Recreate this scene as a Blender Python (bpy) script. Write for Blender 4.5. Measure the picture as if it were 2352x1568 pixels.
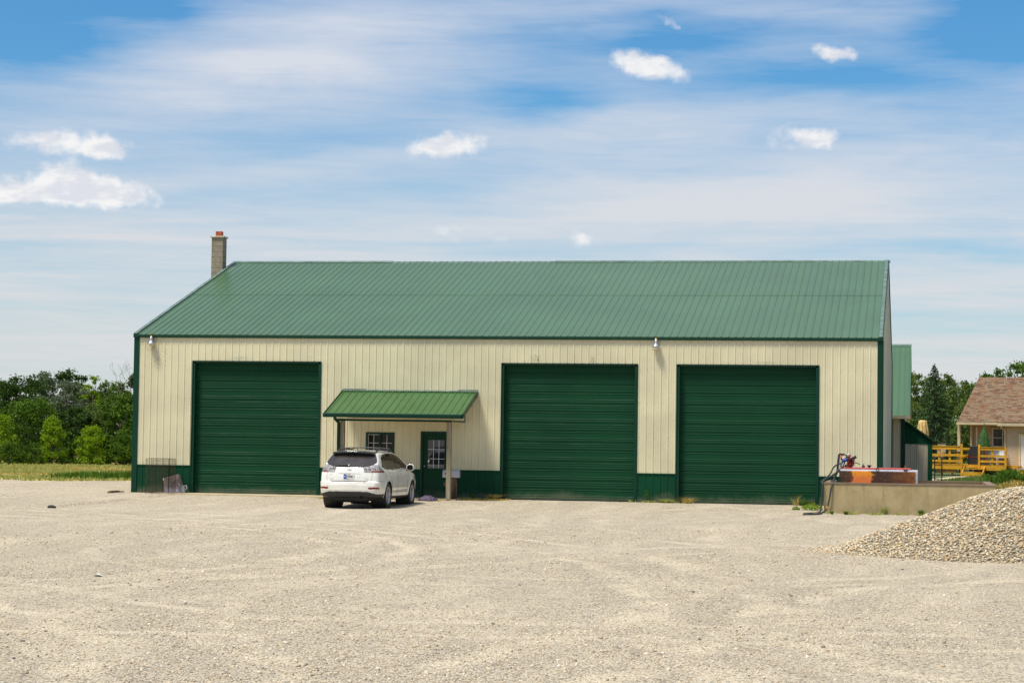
import bpy, math, random
import numpy as np
from math import sin, cos, pi, radians, atan2, sqrt
from mathutils import Vector, Matrix

for o in list(bpy.data.objects):
    bpy.data.objects.remove(o)
scene = bpy.context.scene
COL = scene.collection

# ------------------------------------------------------------------ camera
PITCH, ROLL, YAW = .0457, .0143, .1930
cam_d = bpy.data.cameras.new("camera")
cam = bpy.data.objects.new("camera", cam_d)
COL.objects.link(cam)
F = Vector((-sin(YAW) * cos(PITCH), cos(YAW) * cos(PITCH), sin(PITCH)))
R0 = Vector((cos(YAW), sin(YAW), 0))
U0 = R0.cross(F)
Rv = R0 * cos(ROLL) + U0 * sin(ROLL)
Uv = -R0 * sin(ROLL) + U0 * cos(ROLL)
M = Matrix((Rv, Uv, -F)).transposed().to_4x4()
M.translation = Vector((25.2085, -64.926, 1.918))
cam.matrix_world = M
cam_d.sensor_width = 36
cam_d.lens = 4829.9 / 2352 * 36
cam_d.clip_start = .5
cam_d.clip_end = 3000
scene.camera = cam

# ------------------------------------------------------------------ light
SUN_DIR = Vector((-.9, -1, 2.8)).normalized()
el = math.asin(SUN_DIR.z)
az = atan2(SUN_DIR.x, SUN_DIR.y)
sd = bpy.data.lights.new("sun", 'SUN')
sd.energy = 3.2
sd.angle = radians(13)
sd.color = (1, .945, .84)
sun = bpy.data.objects.new("sun", sd)
COL.objects.link(sun)
sun.rotation_euler = (-SUN_DIR).to_track_quat('-Z', 'Y').to_euler()

scene.view_settings.view_transform = 'Standard'
scene.view_settings.look = 'None'
scene.view_settings.exposure = 0.58
scene.view_settings.gamma = 1
scene.render.engine = 'CYCLES'

# ------------------------------------------------------------------ sky
world = bpy.data.worlds.new("World")
scene.world = world
world.use_nodes = True
wt = world.node_tree
wt.nodes.clear()


class NT:
    """small helper to wire nodes"""

    def __init__(s, tree):
        s.t = tree

    def n(s, typ, **kw):
        nd = s.t.nodes.new(typ)
        for k, v in kw.items():
            if k.startswith('i_'):
                key = k[2:]
                key = int(key) if key.isdigit() else key.replace('_', ' ')
                nd.inputs[key].default_value = v
            else:
                setattr(nd, k, v)
        return nd

    def l(s, a, b):
        s.t.links.new(a, b)

    def math(s, op, a, b=None, c=None, clamp=False):
        nd = s.t.nodes.new('ShaderNodeMath')
        nd.operation = op
        nd.use_clamp = clamp
        for i, v in enumerate((a, b, c)):
            if v is None:
                continue
            if isinstance(v, (int, float)):
                nd.inputs[i].default_value = v
            else:
                s.l(v, nd.inputs[i])
        return nd.outputs[0]

    def mr(s, v, a, b, c=0., d=1., smooth=True):
        nd = s.t.nodes.new('ShaderNodeMapRange')
        nd.interpolation_type = 'SMOOTHSTEP' if smooth else 'LINEAR'
        nd.clamp = True
        s.l(v, nd.inputs[0])
        for i, q in enumerate((a, b, c, d)):
            nd.inputs[i + 1].default_value = q
        return nd.outputs[0]

    def mix(s, f, a, b, mode='MIX'):
        nd = s.t.nodes.new('ShaderNodeMix')
        nd.data_type = 'RGBA'
        nd.blend_type = mode
        nd.clamp_factor = True
        for sock, v in ((nd.inputs[0], f), (nd.inputs[6], a), (nd.inputs[7], b)):
            if isinstance(v, (int, float)):
                sock.default_value = v
            elif isinstance(v, (tuple, list)):
                sock.default_value = tuple(v) + ((1,) if len(v) == 3 else ())
            else:
                s.l(v, sock)
        return nd.outputs[2]

    def noise(s, vec, scale, detail=4, rough=.5, dist=0., sc=None, rot=None, color=False):
        if sc is not None or rot is not None:
            mp = s.t.nodes.new('ShaderNodeMapping')
            s.l(vec, mp.inputs[0])
            if sc is not None:
                mp.inputs['Scale'].default_value = sc
            if rot is not None:
                mp.inputs['Rotation'].default_value = rot
            vec = mp.outputs[0]
        nd = s.t.nodes.new('ShaderNodeTexNoise')
        s.l(vec, nd.inputs['Vector'])
        nd.inputs['Scale'].default_value = scale
        nd.inputs['Detail'].default_value = detail
        nd.inputs['Roughness'].default_value = rough
        nd.inputs['Distortion'].default_value = dist
        return nd.outputs['Color'] if color else nd.outputs['Fac']


W = NT(wt)
skyn = W.n('ShaderNodeTexSky', sky_type='NISHITA', sun_disc=False, sun_elevation=el, sun_rotation=az,
           air_density=1.0, dust_density=.6, ozone_density=2.5, altitude=200)
tc = W.n('ShaderNodeTexCoord')
sep = W.n('ShaderNodeSeparateXYZ')
W.l(tc.outputs['Generated'], sep.inputs[0])
azn = W.math('MULTIPLY', W.math('ARCTAN2', sep.outputs[0], sep.outputs[1]), 180 / pi)
eln = W.math('MULTIPLY', W.math('ARCSINE', sep.outputs[2]), 180 / pi)
cmb = W.n('ShaderNodeCombineXYZ')
W.l(azn, cmb.inputs[0])
W.l(eln, cmb.inputs[1])
AE = cmb.outputs[0]            # azimuth / elevation of the sky direction in degrees


def warp(vec, amount, scale, detail=3, sc=None):
    nz = W.noise(vec, scale, detail, .55, sc=sc, color=True)
    a = W.n('ShaderNodeVectorMath', operation='SUBTRACT')
    W.l(nz, a.inputs[0])
    a.inputs[1].default_value = (.5, .5, .5)
    b = W.n('ShaderNodeVectorMath', operation='MULTIPLY')
    W.l(a.outputs[0], b.inputs[0])
    b.inputs[1].default_value = amount
    c = W.n('ShaderNodeVectorMath', operation='ADD')
    W.l(vec, c.inputs[0])
    W.l(b.outputs[0], c.inputs[1])
    return c.outputs[0]


def blob(vec, c, r, rot=0.):
    mp = W.n('ShaderNodeMapping', vector_type='TEXTURE')
    W.l(vec, mp.inputs[0])
    mp.inputs['Location'].default_value = (c[0], c[1], 0)
    mp.inputs['Rotation'].default_value = (0, 0, radians(-rot))
    mp.inputs['Scale'].default_value = (r[0], r[1], 1)
    ln = W.n('ShaderNodeVectorMath', operation='LENGTH')
    W.l(mp.outputs[0], ln.inputs[0])
    return ln.outputs['Value']


soft = warp(AE, (4.5, 1.5, 0), .35, 5, sc=(.5, 1.4, 1))
CIRRUS = [  # az, el, radius az, radius el, tilt, weight
    (-15.6, 10.75, 5.0, 1.7, -8, 1.15), (-20.2, 9.4, 4.6, .95, -9, .6), (-17.5, 9.8, 2.9, .3, -3, .45),
    (-20.7, 8.9, 3.0, .35, -2, .35), (-7.5, 8.6, 5.2, .75, -3, .75), (-2.6, 6.75, 7.4, 1.15, -2, .95),
    (-10., 6.1, 6.5, .9, -3, .5), (-17.5, 7.0, 5, .45, -7, .4), (-10.2, 7.2, 5.5, .5, -5, .35), (-2.6, 11.5, 5, .5, 4, .4),
    (-22, 5.4, 7, .7, 0, .5), (.5, 4.6, 3.5, .5, 0, .25), (-9, 11.6, 4, .6, -4, .35)]
HOLES = [(-24.0, 10.1, 3.0, .9, 0, .75), (-22.6, 11.6, 3.6, .6, 8, .65), (-6.5, 10.8, 3.2, .6, 0, .5), (-2.6, 9.7, 4.6, .6, 0, .45),
         (2.3, 11.2, 3.0, 1.2, 0, .9), (-24.6, 11.5, 2.6, 1.1, 0, .5), (-10.4, 9.2, 1.7, .7, 0, .55), (-11.4, 10.6, 3, .7, 0, .3), (1.0, 5.2, 3.4, .35, 0, .4),
         (-16.5, 8.0, 4, .5, -3, .3), (-12.8, 7.0, 3.6, .4, -3, .3), (-8, 7.35, 4, .3, 0, .25), (1, 9, 3, .8, 0, .2)]


def total(lst, vec):
    acc = None
    for a, e, ra, re, rot, w in lst:
        v = W.mr(blob(vec, (a, e), (ra, re), rot), 1.35, 0., 0., w)
        acc = v if acc is None else W.math('ADD', acc, v)
    return acc


cir = total(CIRRUS, soft)
hol = total(HOLES, soft)
streak = W.noise(AE, .5, 5, .6, .5, sc=(.22, 1.6, 1), rot=(0, 0, radians(3)))
fine = W.noise(AE, 2.2, 5, .62, .8, sc=(.16, 1.5, 1), rot=(0, 0, radians(3)))
wide = W.noise(tc.outputs['Generated'], 2.2, 5, .6, .6, sc=(1, 1, 2.5))
base = W.mr(eln, 0., 13., 1.0, .12, smooth=False)
lowst = W.noise(AE, .9, 6, .62, .6, sc=(.10, 1.9, 1), rot=(0, 0, radians(2)))
c = W.math('ADD', base, W.math('MULTIPLY', W.math('SUBTRACT', streak, .5), .7))
c = W.math('ADD', c, W.math('MULTIPLY', W.math('SUBTRACT', fine, .5), .34))
c = W.math('ADD', c, W.math('MULTIPLY', W.math('MULTIPLY', W.math('SUBTRACT', lowst, .48), 1.5), W.mr(eln, 7.5, 3.5, .12, 1.)))
c = W.math('ADD', c, W.math('MULTIPLY', W.mr(eln, 11.5, 20, 0, 1), W.math('MULTIPLY', W.math('SUBTRACT', wide, .28), 1.9)))
c = W.math('ADD', c, W.math('MULTIPLY', cir, .5))
c = W.math('SUBTRACT', c, W.math('MULTIPLY', hol, .62), clamp=True)
puff = warp(AE, (1.0, .55, 0), 1.3, 7)
CUMULUS = [(-23.3, 7.70, 1.75, .42, 0, .8), (-22.1, 7.50, .62, .36, 0, .9), (-23.0, 6.40, 2.5, .46, 2, 1.3), (-23.1, 6.80, .9, .42, 0, .9),
           (-12.99, 7.92, 1.2, .42, -4, 1.0), (-7.4, 10.1, 1.2, .42, 13, 1.0), (-2.39, 10.43, .66, .22, 15, .85),
           (-2.8, 8.12, .62, .34, -5, .8), (-3.6, 8.2, .66, .42, 0, .5), (-9.15, 5.44, .55, .30, 0, .7), (-12.8, 5.53, .6, .32, 0, .42),
           (-7.1, 11.33, .75, .16, 14, .22), (-6.7, 11.2, .35, .13, 30, .25), (-24.85, 6.2, .8, .3, 0, .8), (-11.4, 5.4, .5, .25, 0, .22), (-18.6, 7.2, .4, .3, 0, .15)]
cum = total(CUMULUS, puff)
cumn = W.noise(AE, 1.9, 8, .58, .3)
cum = W.math('ADD', cum, W.math('MULTIPLY', W.math('SUBTRACT', cumn, .5), W.mr(cum, 0., .25, 0., 1.15)))
cum = W.mr(cum, .10, .80)
skysat = W.n('ShaderNodeHueSaturation', i_Saturation=1.15, i_Value=.84)
W.l(W.mix(1., skyn.outputs[0], (.62, .85, .98), 'MULTIPLY'), skysat.inputs['Color'])
SKYK = .1
veil = W.mix(W.mr(eln, 0, 12), (4.75, 4.8, 4.85), (4.75, 4.95, 5.45))
col = W.mix(W.math('MULTIPLY', c, .95), skysat.outputs[0], veil)
cumc = W.mix(W.mr(W.noise(AE, 1.5, 6, .6, .2, sc=(.6, 1.3, 1)), .38, .6), (5.0, 5.1, 5.5), (6.4, 6.3, 6.2))
col = W.mix(W.math('MULTIPLY', cum, .92), col, cumc)
bg = W.n('ShaderNodeBackground')
W.l(col, bg.inputs[0])
bg.inputs[1].default_value = SKYK
wo = W.n('ShaderNodeOutputWorld')
W.l(bg.outputs[0], wo.inputs[0])

# ------------------------------------------------------------------ materials
def material(name, build):
    m = bpy.data.materials.new(name)
    m.use_nodes = True
    t = m.node_tree
    t.nodes.clear()
    N = NT(t)
    out = N.n('ShaderNodeOutputMaterial')
    p = N.n('ShaderNodeBsdfPrincipled')
    N.l(p.outputs[0], out.inputs[0])
    N.p = p
    N.tc = N.n('ShaderNodeTexCoord').outputs['Object']
    build(N)
    return m


def bump(N, h, strength=.3, dist=.01):
    b = N.n('ShaderNodeBump')
    N.l(h, b.inputs['Height'])
    b.inputs['Strength'].default_value = strength
    b.inputs['Distance'].default_value = dist
    N.l(b.outputs[0], N.p.inputs['Normal'])


def simple(name, col, rough=.5, metal=0., var=.12, scale=3., bumpv=0., bscale=40., coat=0., spec=.5, sc=None, col2=None):
    def bl(N):
        nz = N.noise(N.tc, scale, 5, .6, sc=sc)
        f = N.mr(nz, .3, .7)
        c2 = col2 if col2 else tuple(x * (1 - 2 * var) for x in col)
        N.l(N.mix(f, tuple(min(1, x * (1 + var)) for x in col), c2), N.p.inputs['Base Color'])
        N.l(N.mr(nz, .3, .7, rough * .85, min(1, rough * 1.15)), N.p.inputs['Roughness'])
        N.p.inputs['Metallic'].default_value = metal
        N.p.inputs['Coat Weight'].default_value = coat
        N.p.inputs['Coat Roughness'].default_value = .05
        N.p.inputs['Specular IOR Level'].default_value = spec
        if bumpv:
            bump(N, N.noise(N.tc, bscale, 4, .6), bumpv, .01)
    return material(name, bl)


def painted_metal(name, col, rough=.35, dirt=(.3, .26, .2), dirt_amt=.25, stain=None, streaks=(1, 1, .08), oil=.25, fade=1.0, spec=.5, splash=0.):
    def bl(N):
        big = N.noise(N.tc, .55, 4, .55)
        st = N.noise(N.tc, 9., 5, .65, sc=streaks)
        spk = N.noise(N.tc, 60., 2, .5)
        c = N.mix(N.mr(big, .3, .7), tuple(x * .9 for x in col), tuple(min(1, x * 1.1 * fade) for x in col))
        c = N.mix(N.math('MULTIPLY', N.mr(st, .52, .8), dirt_amt), c, dirt)
        c = N.mix(N.math('MULTIPLY', N.mr(spk, .66, .74), dirt_amt * .8), c, tuple(x * .5 for x in dirt))
        if splash:
            sz_ = N.n('ShaderNodeSeparateXYZ')
            N.l(N.tc, sz_.inputs[0])
            sp_ = N.math('ADD', N.noise(N.tc, 1.3, 5, .7), N.math('MULTIPLY', N.noise(N.tc, 22, 3, .6), .5))
            up_ = N.math('SUBTRACT', N.math('MULTIPLY', sp_, 1.15), N.math('MULTIPLY', sz_.outputs[2], 1.9))
            c = N.mix(N.math('MULTIPLY', N.mr(up_, .35, .95), splash), c, (.22, .20, .14))
        if stain:
            c = stain(N, c)
        N.l(c, N.p.inputs['Base Color'])
        N.l(N.mr(st, .3, .8, rough * .85, min(1, rough * 1.5)), N.p.inputs['Roughness'])
        h = N.noise(N.tc, 1.8, 2, .5, sc=(1, 1, 1))
        bump(N, h, oil, .02)
        N.p.inputs['Specular IOR Level'].default_value = spec
    return material(name, bl)


def spot(N, c, centre, rad, colr, amt, nscale=14., lo=.4, hi=.62, shrink=1.):
    """a stain of its own shape at a place on the object"""
    mp = N.n('ShaderNodeMapping', vector_type='TEXTURE')
    N.l(N.tc, mp.inputs[0])
    mp.inputs['Location'].default_value = centre
    mp.inputs['Scale'].default_value = rad
    ln = N.n('ShaderNodeVectorMath', operation='LENGTH')
    N.l(mp.outputs[0], ln.inputs[0])
    m = N.mr(ln.outputs['Value'], shrink, 0.)
    nz = N.mr(N.noise(N.tc, nscale, 5, .7), lo, hi)
    return N.mix(N.math('MULTIPLY', N.math('MULTIPLY', m, nz), amt), c, colr)


def wall_stains(N, c):
    c = spot(N, c, (.85, 0, 4.35), (.75, 3, .8), (.12, .09, .04), .8, 26, .52, .62)
    c = spot(N, c, (.65, 0, 4.7), (.4, 3, .3), (.3, .22, .1), .6, 9)
    c = spot(N, c, (13.3, 0, 4.38), (.25, 3, .25), (.02, .06, .04), .9, 30, .5, .56)
    c = spot(N, c, (15.1, 0, 4.35), (.12, 3, .2), (.02, .06, .04), .9, 30, .48, .55)
    c = spot(N, c, (3.6, 0, 4.35), (.6, 3, .12), (.2, .3, .2), .6, 20)
    c = spot(N, c, (20.5, 0, 4.33), (.5, 3, .06), (.1, .2, .12), .6, 20)
    return c


CREAM = painted_metal('cream_sheet_metal', (.62, .57, .375), .45, (.36, .28, .14), .25, wall_stains, oil=.2)
GREEN = painted_metal('green_sheet_metal', (.0035, .050, .022), .5, (.02, .05, .03), .35, oil=.2, spec=.12, splash=.40)
GREEN_DOOR = painted_metal('green_door_metal', (.0035, .046, .0175), .5, (.012, .058, .028), .5, streaks=(.12, 1, 1), oil=.08, spec=.14, splash=.32)
GREEN_TRIM = painted_metal('green_trim_metal', (.003, .038, .020), .35, (.02, .05, .03), .2, oil=.2, spec=.2)


def roof_bl(N):
    big = N.noise(N.tc, .35, 3, .5)
    pan = N.noise(N.tc, 1., 2, .4, sc=(4.37, .02, .02))
    c = N.mix(N.mr(big, .3, .7), (.038, .105, .032), (.046, .125, .040))
    c = N.mix(N.math('MULTIPLY', N.mr(pan, .35, .65), .22), c, (.085, .165, .085))
    st = N.noise(N.tc, 7., 4, .6, sc=(1, .1, .1))
    c = N.mix(N.math('MULTIPLY', N.mr(st, .5, .8), .25), c, (.10, .18, .12))
    N.l(c, N.p.inputs['Base Color'])
    N.l(N.mr(pan, .3, .7, .24, .34), N.p.inputs['Roughness'])
    N.p.inputs['Specular IOR Level'].default_value = .85
    bump(N, N.noise(N.tc, 1.2, 3, .5, sc=(2, .5, .5)), .25, .015)


ROOF = material('green_roof_metal', roof_bl)


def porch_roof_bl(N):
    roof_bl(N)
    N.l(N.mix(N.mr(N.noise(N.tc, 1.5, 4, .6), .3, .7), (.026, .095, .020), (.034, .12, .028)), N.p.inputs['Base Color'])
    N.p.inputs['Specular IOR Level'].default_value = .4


PORCH_ROOF = material('weak_reflection_green_roof_metal', porch_roof_bl)  # same roof paint darkened: the porch's weaker sky reflection is put into the colour
BEIGE = painted_metal('beige_sheet_metal', (.42, .36, .27), .45, (.25, .2, .14), .2)
GABLE = painted_metal('shaded_cream_gable_metal', (.52, .50, .39), .5, (.2, .2, .15), .2)  # greyer copy of the cream cladding, the gable's shade put into its colour
BEIGE_WING = painted_metal('light_beige_sheet_metal', (.62, .51, .36), .45, (.3, .25, .17), .2)
TAN = simple('tan_trim', (.52, .42, .26), .45, var=.08)
GREYEDGE = simple('grey_green_edge_trim', (.13, .20, .16), .4, .1, .2, 3)


def block_bl(N):
    st = N.noise(N.tc, 6, 5, .65)
    w = N.n('ShaderNodeSeparateXYZ')
    N.l(N.tc, w.inputs[0])
    zz = N.math('FRACT', N.math('DIVIDE', w.outputs[2], .2))
    joint = N.mr(N.math('ABSOLUTE', N.math('SUBTRACT', zz, .5)), .40, .5)
    c = N.mix(N.mr(st, .3, .7), (.21, .18, .125), (.30, .265, .20))
    c = N.mix(N.math('MULTIPLY', joint, .6), c, (.13, .10, .075))
    c = N.mix(N.math('MULTIPLY', N.mr(N.noise(N.tc, 2.5, 4, .6), .5, .7), .5), c, (.16, .14, .08))
    N.l(c, N.p.inputs['Base Color'])
    N.p.inputs['Roughness'].default_value = .9
    bump(N, N.math('SUBTRACT', N.noise(N.tc, 60, 4, .6), joint), .6, .01)


BLOCK = material('concrete_block', block_bl)
CONC_PALE = simple('pale_concrete', (.52, .45, .32), .85, 0, .1, 2.5, .4, 60)
FLUE = simple('orange_clay', (.38, .075, .022), .7, 0, .15, 8, .2, 30)


def conc_bl(N):
    st = N.noise(N.tc, 2.4, 6, .65)
    ver = N.noise(N.tc, 6, 5, .6, sc=(1.4, 1.4, .18))
    c = N.mix(N.mr(st, .3, .7), (.33, .25, .12), (.42, .33, .175))
    c = N.mix(N.math('MULTIPLY', N.mr(ver, .5, .75), .5), c, (.21, .18, .11))
    spk = N.noise(N.tc, 45, 3, .6)
    c = N.mix(N.math('MULTIPLY', N.mr(spk, .64, .7), .6), c, (.08, .06, .045))
    # form joints
    s = N.n('ShaderNodeSeparateXYZ')
    N.l(N.tc, s.inputs[0])
    fx = N.math('FRACT', N.math('DIVIDE', N.math('ADD', s.outputs[0], -.42), 1.22))
    j = N.mr(N.math('ABSOLUTE', N.math('SUBTRACT', fx, .5)), .488, .5)
    c = N.mix(N.math('MULTIPLY', j, .3), c, (.16, .13, .08))
    c = spot(N, c, (24.14, -4.0, .45), (.06, 1, .35), (.09, .07, .05), .8, 20)
    c = spot(N, c, (23.9, -4.0, .0), (.9, 1, .25), (.16, .17, .10), .5, 8)
    N.l(c, N.p.inputs['Base Color'])
    N.p.inputs['Roughness'].default_value = .88
    bump(N, N.math('SUBTRACT', N.noise(N.tc, 35, 5, .65), N.math('MULTIPLY', j, .4)), .5, .01)


CONCRETE = material('weathered_concrete', conc_bl)
SLAB = simple('slab_concrete', (.50, .41, .26), .85, 0, .15, 1.6, .4, 50)
WOODCAP = simple('dark_wood_plank', (.16, .10, .065), .8, 0, .25, 7, .4, 50, sc=(.3, 1, 1), col2=(.22, .17, .13))


def post_bl(N):
    g = N.noise(N.tc, 14, 5, .6, 1., sc=(1, 1, .07))
    c = N.mix(N.mr(g, .3, .7), (.20, .165, .095), (.33, .29, .19))
    k = N.noise(N.tc, 5, 2, .4)
    c = N.mix(N.math('MULTIPLY', N.mr(k, .62, .72), .8), c, (.16, .07, .03))
    N.l(c, N.p.inputs['Base Color'])
    N.p.inputs['Roughness'].default_value = .85
    bump(N, g, .5, .01)


POSTW = material('weathered_post_wood', post_bl)
STUMPW = simple('log_bark', (.13, .075, .04), .9, 0, .4, 9, .8, 25, sc=(1, 1, .25))
YWOOD = simple('yellow_stained_deck_wood', (.57, .285, .004), .6, 0, .14, 5, .2, 40, sc=(.3, .3, 1))
YWOOD_D = simple('brown_deck_shade_board', (.30, .15, .02), .7, 0, .2, 5)
WHITE = simple('white_plastic', (.72, .71, .69), .35, 0, .05, 2)
GREYPL = simple('grey_mailbox_plastic', (.47, .46, .49), .4, 0, .06, 2)
BLACK = simple('black_rubber', (.015, .015, .016), .55, 0, .2, 20)
HOSEM = simple('dusty_hose_rubber', (.035, .038, .036), .6, 0, .25, 8)
DKMETAL = simple('dark_metal', (.035, .03, .028), .45, .6, .3, 12)
RUSTW = simple('rusty_wire', (.10, .055, .035), .6, .5, .4, 30)
STEEL = simple('galvanised_steel', (.42, .42, .43), .38, .8, .15, 6, .2, 20)
ALU = simple('brushed_aluminium', (.62, .62, .63), .3, .9, .06, 8)
REDP = simple('red_pump_paint', (.24, .012, .010), .45, 0, .25, 12)
ORANGEP = simple('orange_filter_paint', (.55, .10, .02), .5, 0, .2, 12)
BLUEP = simple('blue_nozzle_paint', (.01, .045, .24), .4, 0, .2, 12)
PINKRED = simple('faded_red_tank_top', (.50, .07, .07), .5, 0, .15, 6)
BRASS = simple('brass', (.55, .30, .08), .4, .8, .1, 10)
GLASSD = simple('dark_glass', (.012, .014, .015), .04, 0, .1, 2, spec=.8)
BULB = simple('frosted_glass_globe', (.62, .62, .42), .25, 0, .05, 4)
LAMPW = simple('translucent_lens_plastic', (.55, .48, .38), .35, 0, .05, 4)
CLOTH_P = simple('purple_grey_cloth', (.10, .075, .12), .9, 0, .4, 14, .4, 30)
SIDING_J = .102


def siding_bl(N):
    w = N.n('ShaderNodeSeparateXYZ')
    N.l(N.tc, w.inputs[0])
    c = N.mix(N.mr(N.noise(N.tc, 1.5, 4, .5), .3, .7), (.46, .355, .22), (.52, .41, .27))
    N.l(c, N.p.inputs['Base Color'])
    N.p.inputs['Roughness'].default_value = .6


SIDING = material('tan_vinyl_siding', siding_bl)


def shingle_bl(N):
    br = N.n('ShaderNodeTexBrick')
    mp = N.n('ShaderNodeMapping')
    N.l(N.tc, mp.inputs[0])
    N.l(mp.outputs[0], br.inputs['Vector'])
    br.inputs['Scale'].default_value = 1
    br.inputs['Mortar Size'].default_value = .012
    br.inputs['Brick Width'].default_value = .55
    br.inputs['Row Height'].default_value = .15
    br.inputs['Color1'].default_value = (.40, .25, .15, 1)
    br.inputs['Color2'].default_value = (.27, .12, .07, 1)
    br.inputs['Mortar'].default_value = (.12, .07, .05, 1)
    c = br.outputs['Color']
    nz = N.noise(mp.outputs[0], 2.6, 4, .6, sc=(.8, 2.6, 1))
    c = N.mix(N.mr(nz, .4, .62), c, (.37, .30, .21))
    sp = N.noise(N.tc, 50, 2, .5)
    c = N.mix(N.math('MULTIPLY', N.mr(sp, .4, .6), .25), c, (.15, .09, .06))
    N.l(c, N.p.inputs['Base Color'])
    N.p.inputs['Roughness'].default_value = .95
    bump(N, br.outputs['Fac'], -.4, .02)


SHINGLE = material('brown_asphalt_shingle', shingle_bl)


def tank_bl(N):
    s = N.n('ShaderNodeSeparateXYZ')
    N.l(N.tc, s.inputs[0])
    wob = N.noise(N.tc, 5, 5, .65)
    x = N.math('ADD', s.outputs[0], N.math('MULTIPLY', N.math('SUBTRACT', wob, .5), .75))
    c = N.mix(N.mr(N.noise(N.tc, 3.5, 5, .6), .3, .7), (.075, .025, .012), (.20, .065, .012))
    c = N.mix(N.mr(x, 22.9, 23.35, .85, 0), c, (.035, .022, .016))
    m = N.math('MULTIPLY', N.mr(x, 23.16, 23.30), N.mr(x, 23.86, 23.74))
    pat = N.mix(N.mr(s.outputs[2], .85, 1.08), (.80, .20, .045), (.88, .31, .01))
    c = N.mix(m, c, pat)
    c = N.mix(N.math('MULTIPLY', N.mr(x, 23.72, 23.85), N.mr(x, 24.7, 24.2)), c, (.06, .025, .013))
    c = N.mix(N.mr(x, 24.75, 25.05, 0, .6), c, (.40, .13, .01))
    c = N.mix(N.math('MULTIPLY', N.mr(N.noise(N.tc, 16, 4, .7), .56, .68), .6), c, (.25, .16, .03))
    N.l(c, N.p.inputs['Base Color'])
    N.p.inputs['Roughness'].default_value = .45
    N.p.inputs['Metallic'].default_value = .1
    bump(N, wob, .3, .01)


TANK = material('rusty_steel_tank', tank_bl)


def panel_bl(N):
    c = N.mix(N.mr(N.noise(N.tc, 4, 5, .65), .35, .65), (.10, .075, .065), (.17, .125, .10))
    s = N.n('ShaderNodeSeparateXYZ')
    N.l(N.tc, s.inputs[0])
    c = N.mix(N.mr(s.outputs[2], .28, .02, 0, .8), c, (.30, .28, .32))
    c = N.mix(N.math('MULTIPLY', N.mr(N.noise(N.tc, 9, 4, .7), .55, .7), .6), c, (.22, .10, .03))
    N.l(c, N.p.inputs['Base Color'])
    N.p.inputs['Roughness'].default_value = .5
    N.p.inputs['Metallic'].default_value = .4


RUSTPANEL = material('rusty_grey_sheet', panel_bl)


TRACKS = [(34, -38, 18, .7), (1.5, -31, 14.2, .9), (12, -63, 22.5, .5), (31, -12, 14.5, .7), (9, -7, 12.5, .5), (-7, -41, 29.5, .9), (25, -76, 33.5, .8), (36, -40, 13.2, .8), (3, -52, 16.5, .9), (19, -28, 7.5, .6)]


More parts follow.
